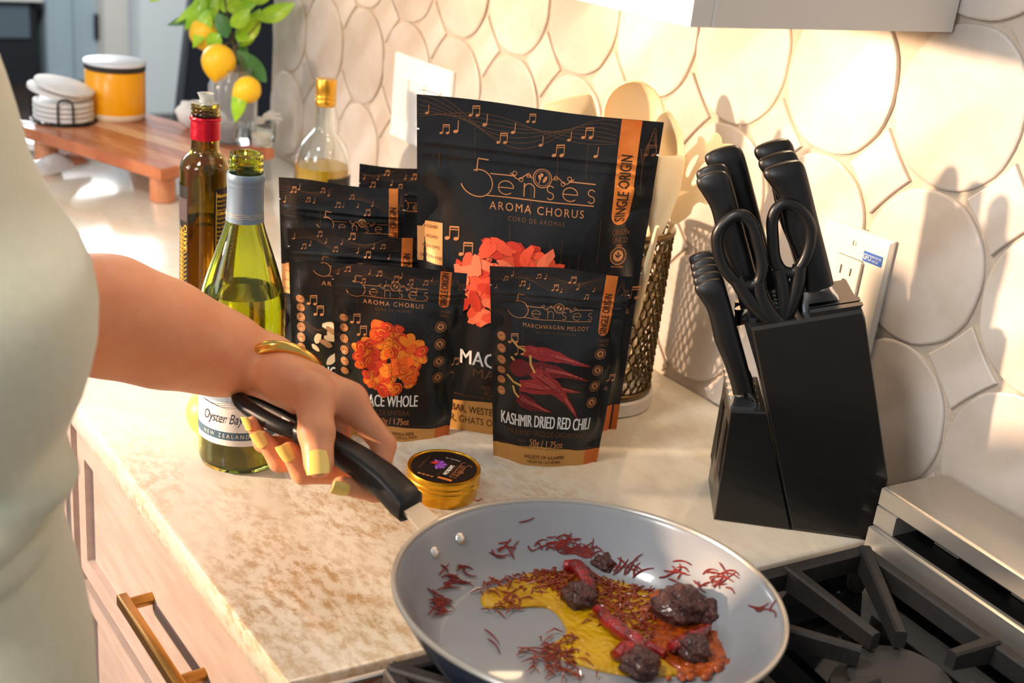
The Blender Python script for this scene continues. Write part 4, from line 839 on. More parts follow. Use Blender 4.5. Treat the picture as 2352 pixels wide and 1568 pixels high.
# ================================================================ utensil crock and its tools
uc = Vector((.530, .303, 0)); UD = at(1450, 420, 1).normalized() if 0 else None
CRM = mat('cream_silicone', (238,216,174), .45, sss=.12, var=.02, vscale=10)
WIRE = mat('dark_gold_wire', (112,92,62), .28, .95)
t = thing('utensil_crock', 'woven metal utensil holder on a white marble base, behind the largest pouch', 'utensil holder', uc)
mb = MB(); mb.lathe([(.060, 0), (.064, .002), (.064, .016), (.062, .018), (.002, .018)], 48, uc); mb.part('marble_base', mat('white_marble', (236,230,220), .25, rgb2=(212,202,190), vscale=22), t)
for z in (.022, .205):
    mb = MB(); mb.tube([(uc.x+.0575*math.cos(2*math.pi*j/64), uc.y+.0575*math.sin(2*math.pi*j/64), z) for j in range(64)], .004, 10, True); mb.part('rim_ring', WIRE, t)
mb = MB()
for r in range(17):
    z = .030+.0103*r; nn = 34; pts = []
    for j in range(nn*4): a = 2*math.pi*(j+(2 if r % 2 else 0))/(nn*4); q = 2*math.pi*j/4; pts.append((uc.x+(.0575+.0022*math.sin(q+.6))*math.cos(a), uc.y+(.0575+.0022*math.sin(q+.6))*math.sin(a), z+.0060*math.cos(q)))
    mb.tube(pts, .0015, 5, True)
mb.part('woven_mesh', WIRE, t, 60); t.children[-1]['kind'] = 'stuff'
UT = 1.235
def upt(px, py, dt=0.0): return at(px, py, UT+dt)
def tool(name, label, parts, foot):
    g = thing(name, label, 'kitchen utensil', foot, 'cream utensils in the crock')
    for nm, mb in parts: mb.part(nm, CRM, g, 50)
    return g
def shaft(top, off, r=.006):
    b = uc+Vector((off[0], off[1], .020)); mb = MB(); mb.tube([b, b+(top-b)*.5, b+(top-b)*.85, top], [r, r*.9, r*.6, r*.35], 12); return mb, b
nrm = -FW
def slab(pxs, dt, th, dish=0.0, holes=None):
    # plate whose outline lies in a plane facing the room, with real thickness and a slight dish
    o = upt(*pxs[0], dt); P2 = [onplane(x, y, o, Vector((FW.x, FW.y, 0)).normalized()) for x, y in pxs]; n = Vector((FW.x, FW.y, 0)).normalized(); c = sum(P2, Vector())/len(P2); mb = MB()
    def ring(k, d): return [c+(p-c)*k+n*(d+dish*k*k) for p in P2]
    mb.loft([ring(.94, 0), ring(1, th*.3), ring(1, th*.7), ring(.94, th)] if not dish else [ring(.0+.05, 0), ring(.5, 0), ring(.97, 0), ring(1, th*.5), ring(.97, th), ring(.5, th), ring(.05, th)]); return mb, c
sp = lambda pts, n=5: [tuple(p) for p in spline(pts, n, True)]
m1, c_ = slab(sp([(1215,330),(1240,250),(1262,236),(1335,219),(1362,228),(1375,300),(1370,380),(1235,390)]), .03, .006); s_, f_ = shaft(upt(1300, 370, .03), (-.025, .015)); tool('spatula', 'cream spatula with a broad flat head, leftmost in the utensil crock', [('blade', m1), ('shaft', s_)], f_)
mb = MB(); o = upt(1455, 268, .045); ring = []
for i in range(1, 9):
    a = math.pi/2*i/8; rr = .034*math.sin(a); ring.append([o+RT*(rr*math.cos(2*math.pi*j/24))+UP*(rr*1.15*math.sin(2*math.pi*j/24))+FW*(.016*math.cos(a)) for j in range(24)])
rin = [[p-FW*.003*1.0+(o-p)*.06 for p in r] for r in reversed(ring)]
mb.loft(ring+rin); s_, f_ = shaft(upt(1455, 310, .045), (-.005, .022)); tool('ladle', 'cream ladle with a round bowl at the back of the utensil crock', [('bowl', mb), ('shaft', s_)], f_)
m1, c_ = slab(sp([(1497,300),(1510,262),(1535,252),(1558,285),(1570,330),(1568,385),(1545,425),(1512,420),(1495,370)]), .0, .004, -.010); s_, f_ = shaft(upt(1535, 400, .0), (.012, 0)); tool('serving_spoon', 'cream serving spoon with an oval head, right of the largest pouch', [('bowl', m1), ('shaft', s_)], f_)
m1, c_ = slab([(1478,372),(1482,362),(1568,358),(1574,366),(1562,440),(1540,500),(1520,540),(1496,545),(1486,500)], -.03, .005); s_, f_ = shaft(upt(1510, 520, -.03), (.010, -.022)); tool('turner', 'cream turner with a squared head, in front of the serving spoon', [('blade', m1), ('shaft', s_)], f_)
# pasta server with teeth and two long slots
nP = Vector((FW.x, FW.y, 0)).normalized(); oP = upt(1600, 400, .01)
def pp(px, py, d=0.0): return onplane(px, py, oP, nP)+nP*d
OUTL = [(1540,510),(1546,440),(1556,398),(1572,362),(1590,342),(1602,330),(1604,318),(1612,314),(1620,322),(1624,332),(1634,324),(1640,310),(1650,308),(1658,318),(1660,332),(1676,332),(1690,338),(1694,350),(1684,360),(1682,376),(1692,388),(1688,402),(1672,404),(1662,414),(1668,430),(1660,444),(1644,440),(1634,446),(1634,462),(1622,470),(1606,464),(1592,476),(1586,492),(1560,512)]
S1 = [(1575,398),(1584,372),(1600,355),(1606,362),(1590,392),(1580,410)]; S2 = [(1588,420),(1604,390),(1622,370),(1634,378),(1628,400),(1606,420),(1592,428)]
bm = bmesh.new()
def loopedges(pts):
    vs = [bm.verts.new(pp(*p)) for p in pts]; return [bm.edges.new((vs[i], vs[(i+1) % len(vs)])) for i in range(len(vs))]
ed = loopedges(sp(OUTL, 2))+loopedges(sp(S1, 2))+loopedges(sp(S2, 2))
bmesh.ops.triangle_fill(bm, edges=ed, use_beauty=True)
r_ = bmesh.ops.extrude_face_region(bm, geom=bm.faces[:]); bmesh.ops.translate(bm, verts=[v for v in r_['geom'] if isinstance(v, bmesh.types.BMVert)], vec=nP*.005)
mb = MB(); bm.verts.index_update(); mb.add([v.co.copy() for v in bm.verts], [[v.index for v in f.verts] for f in bm.faces]); bm.free()
s_, f_ = shaft(pp(1553, 490, .003), (.030, -.012)); tool('pasta_server', 'cream toothed pasta server with two long slots, leaning right beside the black knives', [('head', mb), ('shaft', s_)], f_)
# ================================================================ knife block
KO = Vector((.454, .031, 0)); KS = Vector((.76, -.65, 0)); KF = Vector((.65, .76, 0))
def K(u, z, f=0.0): return KO+KS*u+KF*f+Vector((0, 0, z))
BLKW = mat('black_wood', (24,22,21), .36, coat=.2, bump=.12, bscale=90, stretch=(1, 1, 6), bdist=.0005, var=.1)
HND = mat('black_handle', (20,20,21), .36, bump=.12, bscale=700, bdist=.0003)
CHROME = mat('chrome', (205,205,205), .12, 1.0)
t = thing('knife_block', 'black wooden knife block with two tiers, full of black handled knives', 'knife block', K(.08, 0, .043))
def ext(poly, f0, f1, b=.0018):
    c = np.mean(np.array(poly), 0)
    def ring(f, d): return [K(u+(c[0]-u)*d/.06, z+(c[1]-z)*d/.06, f) for u, z in poly]
    mb = MB(); mb.loft([ring(f0, b), ring(f0+b, 0), ring(f1-b, 0), ring(f1, b)]); return mb
ext([(0, 0), (.073, 0), (.0285, .1175), (-.003, .1145)], 0, .085).part('front_tier', BLKW, t, 20)
ext([(.0736, 0), (.157, 0), (.150, .067), (.097, .2185), (.0925, .2265), (.0005, .1965)], 0, .087).part('main_tier', BLKW, t, 20)
for z0 in (0,):
    mb = MB()
    for du in (.0, .0075):
        a, b = K(.045+du*2, .2115+du*.65, .006), K(.092, .2270, .006)
    for f0, f1 in ((.004, .013), (.0165, .026)):
        u0, u1 = .050, .0915; zt = lambda u: .1965+(u)*.3261
        mb.add([K(u0, zt(u0), f0), K(u1, zt(u1), f0), K(u1, zt(u1), f1), K(u0, zt(u0), f1), K(u0, zt(u0)+.0035, f0), K(u1+.002, zt(u1)+.0035, f0), K(u1+.002, zt(u1)+.0035, f1), K(u0, zt(u0)+.0035, f1)], [(0,3,2,1),(4,5,6,7),(0,1,5,4),(1,2,6,5),(2,3,7,6),(3,0,4,7)])
    mb.part('top_ridges', BLKW, t, 20)
mb = MB()
for ff in (.022, .0635):
    mb.add([K(-.0032, .03, ff-.012), K(-.0036, .095, ff-.012), K(-.0036, .095, ff+.012), K(-.0032, .03, ff+.012)], [(0, 1, 2, 3)])
mb.part('front_inlay', mat('worn_black', (44,38,32), .6, var=.4, vscale=60), t)
AX = (KS*-.405+Vector((0, 0, .914))).normalized(); AU = (KS*.914+Vector((0, 0, .405))).normalized()
def knife(name, label, u, z, f, L, scale, gap, grp):
    B = K(u, z, f); g = thing(name, label, 'knife', B, grp)
    def C(a, x): return B+AX*a+AU*x
    # grip: straight back edge, waved belly and a hooked butt
    prof = [(0, -.0115, .0115), (.12, -.0110, .0116), (.30, -.0122, .0115), (.48, -.0150, .0113), (.62, -.0142, .0113), (.76, -.0140, .0113), (.87, -.0178, .0112), (.94, -.0205, .0105), (.985, -.0190, .0075), (1.0, -.0130, .0010)]
    P = [tuple(p) for p in spline(prof, 4)]; mb = MB(); rings = []
    for i, (a, lo, hi) in enumerate(P):
        c = (lo+hi)/2*scale; w = (hi-lo)/2*scale; th = .0088*scale**.6*(1-.55*max(0, (a-.9)/.1)**2)*(1+.10*math.sin(a*5)); tip = -.006*((a-.85)/.15)**2 if a > .85 else 0
        rings.append([C(gap+a*L+tip*(math.cos(2*math.pi*j/20) < 0)*0, c+w*math.copysign(abs(math.cos(2*math.pi*j/20))**.8, math.cos(2*math.pi*j/20)))+KF*th*math.copysign(abs(math.sin(2*math.pi*j/20))**.8, math.sin(2*math.pi*j/20)) for j in range(20)])
    mb.loft(rings); mb.part('grip', HND, g, 60)
    mb = MB(); rr = []
    for a, w, th in ((-.004, .0135, .0022), (gap*.35, .0130, .0030), (gap*.8, .0112, .0062), (gap*1.02, .0110, .0078)):
        rr.append([C(a, ((w*1.22*math.cos(2*math.pi*j/16))-.0035)*scale)+KF*th*scale**.6*math.sin(2*math.pi*j/16) for j in range(16)])
    mb.loft(rr); mb.part('bolster', CHROME, g, 40)
    mb = MB(); mb.loft([[C(a, x)+KF*y for x, y in ((-w, -.0008), (w, -.0008), (w, .0008), (-w, .0008))] for a, w in ((-.06, .010), (0, .011))]); mb.part('blade', CHROME, g, 0)
    return g
big = 'knives in the upper tier of the block'
knife('chef_knife', 'big black handled knife nearest the camera in the back row of the block', .064, .2180, .020, .118, 1.12, .020, big)
knife('bread_knife', 'black handled knife in the middle of the block’s back row of three', .0625, .2175, .043, .124, 1.10, .018, big)
knife('slicing_knife', 'black handled knife farthest back, its butt topmost in the block', .0625, .2175, .066, .130, 1.10, .018, big)
knife('carving_knife', 'tall black handled knife standing behind the left scissor loop', .0215, .2030, .064, .140, 1.10, .012, big)
knife('utility_knife', 'shorter black handled knife directly behind the left scissor loop, nearer of two', .0060, .1985, .026, .128, .92, .012, big)
knife('boning_knife', 'shorter black handled knife behind the left scissor loop, farther of two', .0075, .1985, .046, .130, .92, .012, big)
st = 'steak knives in the front tier'
for i, nm in enumerate(('nearest', 'second nearest', 'middle', 'second farthest', 'farthest')):
    knife('steak_knife', 'slim steak knife in the front tier, %s of five to the camera' % nm, .0125, .1160, .012+.0152*i, .112+.002*i, .84, .016, st)
# kitchen scissors
g = thing('kitchen_scissors', 'black kitchen scissors with two big finger loops stuck in the top of the knife block', 'scissors', K(.038, .205, .010))
fS = .009
def ks(px, py, df=0.0): return onplane(px, py, K(0, 0, fS), KF)+KF*df
LL = [(1703,493),(1672,505),(1649,535),(1649,575),(1662,612),(1690,646),(1722,657),(1745,642),(1750,600),(1740,555),(1728,515)]
LR = [(1808,469),(1836,480),(1860,515),(1863,555),(1850,598),(1826,627),(1798,624),(1781,597),(1776,550),(1775,508),(1786,480)]
for pts, d in ((LL, 0), (LR, .003)):
    mb = MB(); mb.tube([ks(*p, d) for p in sp(pts, 4)], .0053, 12, True); mb.part('finger_loop', HND, g, 60)
for pts, d in (([(1692,640),(1716,680),(1748,714),(1786,742)], .0), ([(1742,645),(1748,680),(1766,715),(1790,742)], .0), ([(1838,612),(1832,655),(1818,698),(1798,742)], .003), ([(1790,618),(1797,650),(1802,690),(1798,742)], .003)):
    mb = MB(); n_ = [tuple(p) for p in spline(pts, 4)]; mb.tube([ks(*p, d) for p in n_], [.0066+.0010*i/len(n_) for i in range(len(n_))], 10); mb.part('shank', HND, g, 60)
mb = MB()
for k in range(7):
    a, b = ks(1772+2*k, 668+9*k, -.001), ks(1779+2*k, 671+9*k, -.001); mb.tube([a, b], .0012, 6)
mb.part('gripping_teeth', CHROME, g, 40)
# ================================================================ plates on the wall
XF = X_W-.0044; IV = mat('ivory_plastic', (238,226,208), .32); IVS = mat('ivory_slot', (70,58,46), .6)
yA, yB, zA, zB = .034, .119, .134, .258
g = thing('wall_outlet', 'ivory wall outlet plate with a blue sticker, right behind the knife block', 'outlet', (XF, (yA+yB)/2, zA))
mb = MB()
def rr(d, x): return [(x, yA+d, zA+d), (x, yB-d, zA+d), (x, yB-d, zB-d), (x, yA+d, zB-d)]
mb.loft([rr(0, XF), rr(0, XF-.003), rr(.003, XF-.0062), rr(.006, XF-.0068)]); mb.part('plate', IV, g, 30)
cy = .0775; hw, zc, hh = .0165, .196, .0335
mb = MB(); mb.box((XF-.0105, cy-hw, zc-hh), (XF-.006, cy+hw, zc+hh), .0022); mb.part('receptacle', IV, g, 30)
mb = MB(); xs = XF-.0107
for z0 in (zc+.019, zc-.021):
    mb.box((xs, cy+.0052, z0-.004), (xs+.002, cy+.0072, z0+.005)); mb.box((xs, cy-.0068, z0-.0035), (xs+.002, cy-.0050, z0+.0045))
    mb.tube([(xs, cy, z0-.0105), (xs+.002, cy, z0-.0105)], .0026, 14)
mb.part('slots', IVS, g, 30)
mb = MB()
for z0 in (zc+.0045, zc-.0045): mb.box((XF-.0116, cy-.006, z0-.0034), (XF-.010, cy+.006, z0+.0034), .0008)
mb.part('test_buttons', IV, g, 30)
mb = MB(); mb.tube([(XF-.0076, cy, zB-.014), (XF-.006, cy, zB-.014)], .0030, 18); s_ = mb.part('screw', IV, g, 30)
mb = MB(); mb.box((XF-.0079, cy-.0004, zB-.0166), (XF-.0074, cy+.0004, zB-.0114)); mb.part('screw_slot', IVS, g, 30)
wf = lambda x, y, l: Vector((XF-.0069-l, .052-x, .2355+y)); P = Print(wf); BLU = mat('blue_sticker', (38,98,184), .4)
P.rect(BLU, -.0115, -.0052, .0115, .0052, 0, 2, 2); P.text(WHITE, 'GFCI', -.0060, -.0028, .0056, width=.0092, bold=.01); P.text(WHITE, 'PROTECTED', .0050, .0007, .0022, width=.0108); P.text(WHITE, 'OUTLET', .0038, -.0032, .0022, width=.0080); P.done(g, {'blue_sticker': 'sticker', 'white_print': 'white_lettering'})
yA, yB, zA, zB = .820, .984, .139, .269
g = thing('light_switch', 'wide white three-gang light switch plate on the tiles behind the largest pouch', 'switch', (XF, (yA+yB)/2, zA)); WP = mat('white_switch', (240,240,238), .3)
mb = MB(); mb.loft([rr(0, XF), rr(0, XF-.003), rr(.003, XF-.0062), rr(.006, XF-.0068)]); mb.part('plate', WP, g, 30)
for k in range(3):
    cy = yA+.036+.046*k; mb = MB(); mb.loft([[(XF-.0065, cy-.0165, .171), (XF-.0065, cy+.0165, .171), (XF-.0065, cy+.0165, .237), (XF-.0065, cy-.0165, .237)], [(XF-.0085, cy-.0160, .172), (XF-.0085, cy+.0160, .172), (XF-.0115, cy+.0160, .236), (XF-.0115, cy-.0160, .236)]]); mb.part('rocker', WP, g, 20)

# ================================================================ wooden riser board and what stands on it
ZB = .062
c00, c10 = onz(70, 297, ZB), onz(370, 389, ZB); c11 = onz(647, 347, ZB); ex = (c00-c10); ey = (c11-c10); Lx = .315; Ly = ey.length+.004; ex.normalize(); ey = (ey-ex*ey.dot(ex)).normalized()
if Lx < ex.length: pass
Lx = max(.31, (c00-c10).length+.03)
WOOD = [mat('acacia_%s' % n, c, .32, rgb2=c2, vscale=5, stretch=(9, 2, 1), coat=.2) for n, c, c2 in (('red', (196,122,82), (164,92,58)), ('mid', (212,146,104), (184,114,74)), ('pale', (232,188,142), (212,158,112)), ('deep', (170,98,62), (142,78,48)))]
t = thing('wooden_riser', 'reddish wooden serving riser on stub feet at the far end of the worktop', 'serving board', c10+ex*Lx/2+ey*Ly/2-Vector((0, 0, ZB)))
seq = [0, 1, 0, 2, 1, 3, 0]; n_ = len(seq)
for i, wk in enumerate(seq):
    y0, y1 = Ly*i/n_+(.0004 if i else 0), Ly*(i+1)/n_-(.0004 if i < n_-1 else 0); mb = MB()
    def rg(d, z): return [c10+ex*a+ey*b+Vector((0, 0, z-ZB)) for a, b in ((d, y0+(d if i == 0 else d*.15)), (Lx-d, y0+(d if i == 0 else d*.15)), (Lx-d, y1-(d if i == n_-1 else d*.15)), (d, y1-(d if i == n_-1 else d*.15)))]
    mb.loft([rg(.003, ZB-.020), rg(0, ZB-.017), rg(0, ZB-.003), rg(.003, ZB)]); mb.part('plank', WOOD[wk], t, 30)
for a, b in ((.030, .030), (Lx-.030, .030), (.030, Ly-.030), (Lx-.030, Ly-.030)):
    p = c10+ex*a+ey*b-Vector((0, 0, ZB)); mb = MB(); mb.lathe([(.018, 0), (.020, .002), (.020, .040), (.019, .0425)], 28, p); mb.part('foot', WOOD[1], t, 40)
# orange canister
oc2 = onz(266, 268, ZB); oc2 = Vector((oc2.x, oc2.y, ZB)); R0 = .0515
t = thing('orange_canister', 'orange glass candle jar with a white lid on the wooden riser', 'jar', oc2)
mb = MB(); mb.lathe([(.046, 0), (.0495, .002), (.0505, .006), (R0, .012), (R0, .084), (.0495, .086), (.003, .086)], 56, oc2); mb.part('jar', mat('orange_glaze', (255,174,8), .3, coat=.1), t, 50)
mb = MB(); mb.lathe([(.0475, -.0), (.0512, .003), (.0517, .0095), (R0+.0002, .0118)], 56, oc2, cap=False); mb.part('clear_foot', mat('pale_glass_foot', (244,226,196), .12), t, 50)
mb = MB(); mb.lathe([(.050, .086), (.0522, .0862), (.0524, .0945), (.051, .0948)], 56, oc2); mb.part('gasket', mat('dark_gasket', (52,46,42), .5), t, 50)
mb = MB(); mb.lathe([(.0515, .0948), (.0535, .0955), (.0535, .099), (.0515, .1008), (.002, .1012)], 56, oc2); mb.part('lid', mat('white_lid', (226,228,232), .35), t, 50)
# coaster rack
cc = onz(147, 277, ZB); cc = Vector((cc.x, cc.y, ZB)); WB = mat('black_wire', (34,32,32), .4, .4); CO = mat('stone_coaster', (232,230,228), .55, rgb2=(222,216,208), vscale=30)
t = thing('coaster_rack', 'round black wire coaster rack standing on the wooden riser', 'coaster holder', cc)
mb = MB(); rk = .0535
mb.tube([(cc.x+rk*math.cos(2*math.pi*j/40), cc.y+rk*math.sin(2*math.pi*j/40), ZB+.0022) for j in range(40)], .0019, 8, True)
for s in (-1, 1): mb.tube([(cc.x-rk*math.cos(s*.8), cc.y-rk*math.sin(s*.8), ZB+.0022), (cc.x+rk*math.cos(s*.8), cc.y+rk*math.sin(s*.8), ZB+.0022)], .0017, 8)
mb.part('base_ring', WB, t)
fc = facing(cc)
for k in range(3):
    a = fc+.05+2*math.pi*k/3; mb = MB(); pts = []
    for dx, z in ((-.012, .0022), (-.012, .036), (-.0095, .043), (-.004, .0465), (.004, .0465), (.0095, .043), (.012, .036), (.012, .0022)): pts.append((cc.x+rk*math.cos(a)-dx*math.sin(a), cc.y+rk*math.sin(a)+dx*math.cos(a), ZB+z))
    mb.tube([tuple(p) for p in spline(pts, 3)], .0018, 8); mb.part('wire_loop', WB, t)
def coaster(x, y, z, rx, ry, label):
    mb = MB(); mb.lathe([(.046, .0005), (.0495, .0015), (.050, .004), (.0495, .0068), (.046, .0078), (.001, .0078)], 40); o = mb.solo('coaster', CO, (0, 0, 0), label, 'coaster', 'round white coasters in the wire rack', smooth=50)
    o.location = (x, y, z+ZC); o.rotation_euler = (rx, ry, 0)
for i, w_ in enumerate(('lowest of the four flat ones', 'second lowest of the flat ones', 'third lowest of the flat ones', 'uppermost of the flat ones')): coaster(cc.x, cc.y, ZB+.0042+.0084*i, 0, 0, 'round white coaster stacked level in the black rack, '+w_)
v = RT.copy(); v.z = 0; v.normalize(); p = cc-v*.002
M1 = Matrix.Rotation(R_(11), 3, Vector((-v.y, v.x, 0))).to_euler()
coaster(p.x-v.x*.008, p.y-v.y*.008, ZB+.0475, M1.x, M1.y, 'tilted white coaster under the topmost one, on the rack')
M1 = Matrix.Rotation(R_(13), 3, Vector((-v.y, v.x, 0))).to_euler()
coaster(p.x+v.x*.004, p.y+v.y*.004, ZB+.0565, M1.x, M1.y, 'topmost white coaster, tilted, resting on the rack')
# vase and lemon branch
vz = onz(533, 322, ZB); vz = Vector((vz.x, vz.y, ZB)); vt = (vz-CAM+Vector((0, 0, ZC))).dot(FW)
t = thing('glass_vase', 'clear glass bottle vase holding the lemon branch on the riser', 'vase', vz)
mb = MB(); hollow(mb, [(.003, .002), (.038, 0), (.041, .004), (.0415, .06), (.041, .095), (.034, .112), (.030, .118), (.031, .122), (.033, .124)], .0028, vz, 48); mb.part('glass_body', mat('milky_glass', (246,248,248), .06, trans=.88, ior=1.3), t, 50)
mb = MB(); mb.lathe([(.0006, .0068), (.037, .007), (.0385, .03), (.0006, .03)], 40, vz); mb.part('water', glass('water', (250,252,252), ior=1.33), t, 50)
t = thing('lemon_branch', 'leafy branch with three yellow lemons standing in the glass vase', 'branch', vz+Vector((0, 0, .008)))
BR = mat('twig', (96,82,44), .6, var=.2); LF = mat('lemon_leaf', (176,214,48), .38, rgb2=(128,186,36), vscale=30, sss=.08, coat=.15); LF2 = mat('dark_lemon_leaf', (84,134,66), .4, rgb2=(64,112,56), vscale=30)
def vp(px, py, d=0.0): return at(px, py, vt+d)
def twig(pts, r0, r1):
    P = [Vector(p) for p in spline([tuple(q) for q in pts], 4)]; n = len(P); mb = MB(); mb.tube(P, [r0+(r1-r0)*i/(n-1) for i in range(n)], 7); mb.part('stem', BR, t, 60)
twig([vz+Vector((.004, 0, .009)), vp(543, 270), vp(548, 195), vp(535, 90), vp(520, 20), vp(505, -60), vp(490, -130)], .0030, .0014)
twig([vp(546, 120), vp(525, 85), vp(500, 60), vp(478, 40)], .0016, .0010); twig([vp(546, 150), vp(520, 120), vp(505, 100)], .0014, .0010); twig([vp(545, 118), vp(556, 140, -.045), vp(562, 184, -.064)], .0012, .0009); twig([vp(540, 100), vp(520, 100, -.05), vp(506, 118, -.062)], .0012, .0009); twig([vp(556, 140, -.045), vp(552, 170, -.07), vp(550, 197, -.075)], .001, .0008); twig([vp(540, 110), vp(580, 70), vp(610, 30)], .0014, .0008); twig([vp(525, 50), vp(560, 0), vp(600, -50)], .0014, .0008)
def lemon(px, py, r, d, rot):
    c = vp(px, py, d); mb = MB(); mb.M = Matrix.Translation(c) @ Matrix.Rotation(rot, 4, FW) ; pr = []
    a = RT; b = UP; prof = [(.03, -1.30), (.13, -1.24), (.24, -1.14), (.50, -.95), (.80, -.60), (.97, -.2), (1.0, .1), (.93, .45), (.72, .78), (.42, .98), (.15, 1.08), (.03, 1.09)]
    prof = [tuple(q) for q in spline(prof, 3)]
    mb.loft([[a*(q*r*math.cos(2*math.pi*j/28))+b*(z*r*.98)+FW*(q*r*math.sin(2*math.pi*j/28)) for j in range(28)] for q, z in prof]); mb.part('lemon', LEM, t, 60)
lemon(502, 143, .0285, -.062, .12); lemon(470, 78, .0265, .010, -.2); lemon(567, 207, .0225, -.064, 1.1)
def leaf(x0, y0, x1, y1, wd, d0=0.0, d1=0.0, m=LF, fold=.25, roll=0.0):
    a, b = vp(x0, y0, d0), vp(x1, y1, d1); ax = b-a; L = ax.length; ax.normalize(); sd = ax.cross(FW).normalized(); nn = ax.cross(sd).normalized()
    sd, nn = sd*math.cos(roll)+nn*math.sin(roll), nn*math.cos(roll)-sd*math.sin(roll); W = wd*vt/FPX/2; n = 12; pts = []; mb = MB()
    for i in range(n+1):
        q = i/n; w_ = W*(math.sin(math.pi*q**.82)**.85)*(1-.15*q) if 0 < q < 1 else .0004; c = a+ax*L*q-nn*L*.10*math.sin(math.pi*q)
        for s in (-1, -.5, 0, .5, 1): pts.append(c+sd*w_*s-nn*w_*fold*(abs(s)**1.3))
    k = len(pts); pts += [p+nn*.0007 for p in pts]; fs = []
    for i in range(n):
        for j in range(4): q = i*5+j; fs += [(q, q+1, q+6, q+5), (k+q, k+q+5, k+q+6, k+q+1)]
        fs += [(i*5, i*5+5, k+i*5+5, k+i*5), (i*5+4, k+i*5+4, k+i*5+9, i*5+9)]
    fs += [tuple(range(4, -1, -1))+tuple(range(k, k+5)), tuple(range(n*5, n*5+5))+tuple(range(k+n*5+4, k+n*5-1, -1))]
    mb.add(pts, fs); mb.part('leaf', m, t, 60)
for L_ in ((545,117,612,188,46,-.02,-.055,LF2), (550,195,540,281,36,-.075,-.09,LF), (478,22,444,110,42,-.02,-.02,LF), (490,55,456,-8,38,0,.01,LF), (500,30,522,88,40,-.02,-.03,LF2), (505,78,475,102,40,-.02,-.03,LF), (590,42,678,8,44,-.01,-.02,LF), (540,15,495,-25,60,0,.02,LF), (520,20,590,8,40,-.02,-.01,LF), (450,30,384,58,26,.01,.02,LF2), (455,5,402,52,22,0,.01,LF), (545,95,598,20,52,-.01,0,LF), (548,105,592,52,34,.01,.02,LF), (530,60,575,20,40,-.03,-.03,LF), (500,-10,440,70,44,.01,0,LF), (470,-20,425,70,40,0,-.01,LF), (360,-20,345,4,30,.02,.02,LF), (560,0,640,-40,50,0,0,LF), (520,-20,470,-90,50,0,0,LF), (530,-40,590,-110,50,0,0,LF), (500,-100,450,-180,50,0,0,LF), (500,-110,550,-190,48,0,0,LF), (555,100,560,140,26,.02,.03,LF2)): leaf(*L_)
# white cloth bow and small glass pieces beside the vase
q = onz(452, 296, ZB); q = Vector((q.x, q.y, ZB))
CL = mat('white_cloth', (240,238,232), .8, bump=.3, bscale=120)
t = thing('cloth_knot', 'white knotted cloth on the riser, left of the glass vase', 'cloth', q)
for a, b, c_, nm in (((-.012, 0, .026), (.026, .018, .024), .4, 'loop'), ((.034, .004, .020), (.020, .016, .018), -.3, 'loop')):
    mb = MB(); mb.ell(q+RT*a[0]+Vector((0, 0, a[2])), b, 20, 12, lambda p: 1+.10*math.sin(7*p[0]+5*p[2])+.06*math.sin(11*p[1])); mb.part(nm, CL, t, 60)
q2 = onz(600, 336, ZB); q2 = Vector((q2.x, q2.y, ZB))
t = thing('glass_tealight', 'small clear glass votive holder on the riser, right of the vase', 'candle holder', q2)
mb = MB(); hollow(mb, [(.003, .001), (.018, 0), (.021, .003), (.024, .045)], .002, q2, 36, .004); mb.part('glass_cup', CLEAR, t, 50)
mb = MB(); mb.lathe([(.017, .0045), (.018, .018), (.002, .018)], 28, q2); mb.part('wax', mat('white_wax', (246,242,232), .6, sss=.1), t, 50)
q3 = onz(588, 305, ZB); q3 = Vector((q3.x+.015, q3.y+.02, ZB)); mb = MB(); rn = random.Random(8)
t = thing('white_tassel', 'frayed white tassel lying behind the votive holder on the riser', 'tassel', q3)
for _ in range(40):
    a = rn.uniform(-1.0, .9); L = rn.uniform(.02, .045); d = RT*math.cos(a)*L+Vector((0, 0, abs(math.sin(a))*L*.8)); mb.tube([q3+Vector((0, 0, .012)), q3+d*.6+Vector((0, 0, .018)), q3+d+Vector((0, 0, .010))], [.0018, .0014, .0006], 5)
mb.part('fringe', CL, t, 60); t.children[0]['kind'] = 'stuff'
mb = MB(); mb.ell(q3+Vector((0, 0, .012)), (.010, .010, .012), 16, 10); mb.part('knot', CL, t, 60)
# foil packet and white tray under the riser
q = onz(130, 395, 0)
mb = MB(); a = onz(60, 412, .004); b = onz(205, 372, .012); c = onz(165, 350, .022); d = onz(62, 372, .02)
G = []
for i in range(9):
    r = []
    for j in range(9):
        u, v_ = i/8, j/8; p = a*(1-u)*(1-v_)+b*u*(1-v_)+c*u*v_+d*(1-u)*v_; m = math.sin(math.pi*u)*math.sin(math.pi*v_); r.append(p+Vector((0, 0, .012*m+.004*math.sin(9*u+5*v_)*m)))
    G.append(r)
flat = [p for r in G for p in r]; fs = [(i*9+j, i*9+j+1, (i+1)*9+j+1, (i+1)*9+j) for i in range(8) for j in range(8)]
low = [Vector((p.x, p.y, max(.0006, p.z-.004-.010*math.sin(math.pi*(k//9)/8)*math.sin(math.pi*(k % 9)/8)))) for k, p in enumerate(flat)]
t = thing('foil_packet', 'crumpled silver packet lying on the worktop in front of the riser', 'packet', Vector((q.x, q.y, 0)))
mb.add(flat+low, fs+[tuple(81+i for i in reversed(f)) for f in fs]+[(i, i+1, 82+i, 81+i) for i in range(8)]+[(72+i+1, 72+i, 153+i, 154+i) for i in range(8)]+[(9*i+9, 9*i, 81+9*i, 90+9*i) for i in range(8)]+[(9*i+8, 9*i+17, 98+9*i, 89+9*i) for i in range(8)])
mb.part('pouch', mat('silver_foil', (222,226,228), .35, .35, bump=.5, bscale=60, bdist=.004), t, 40)
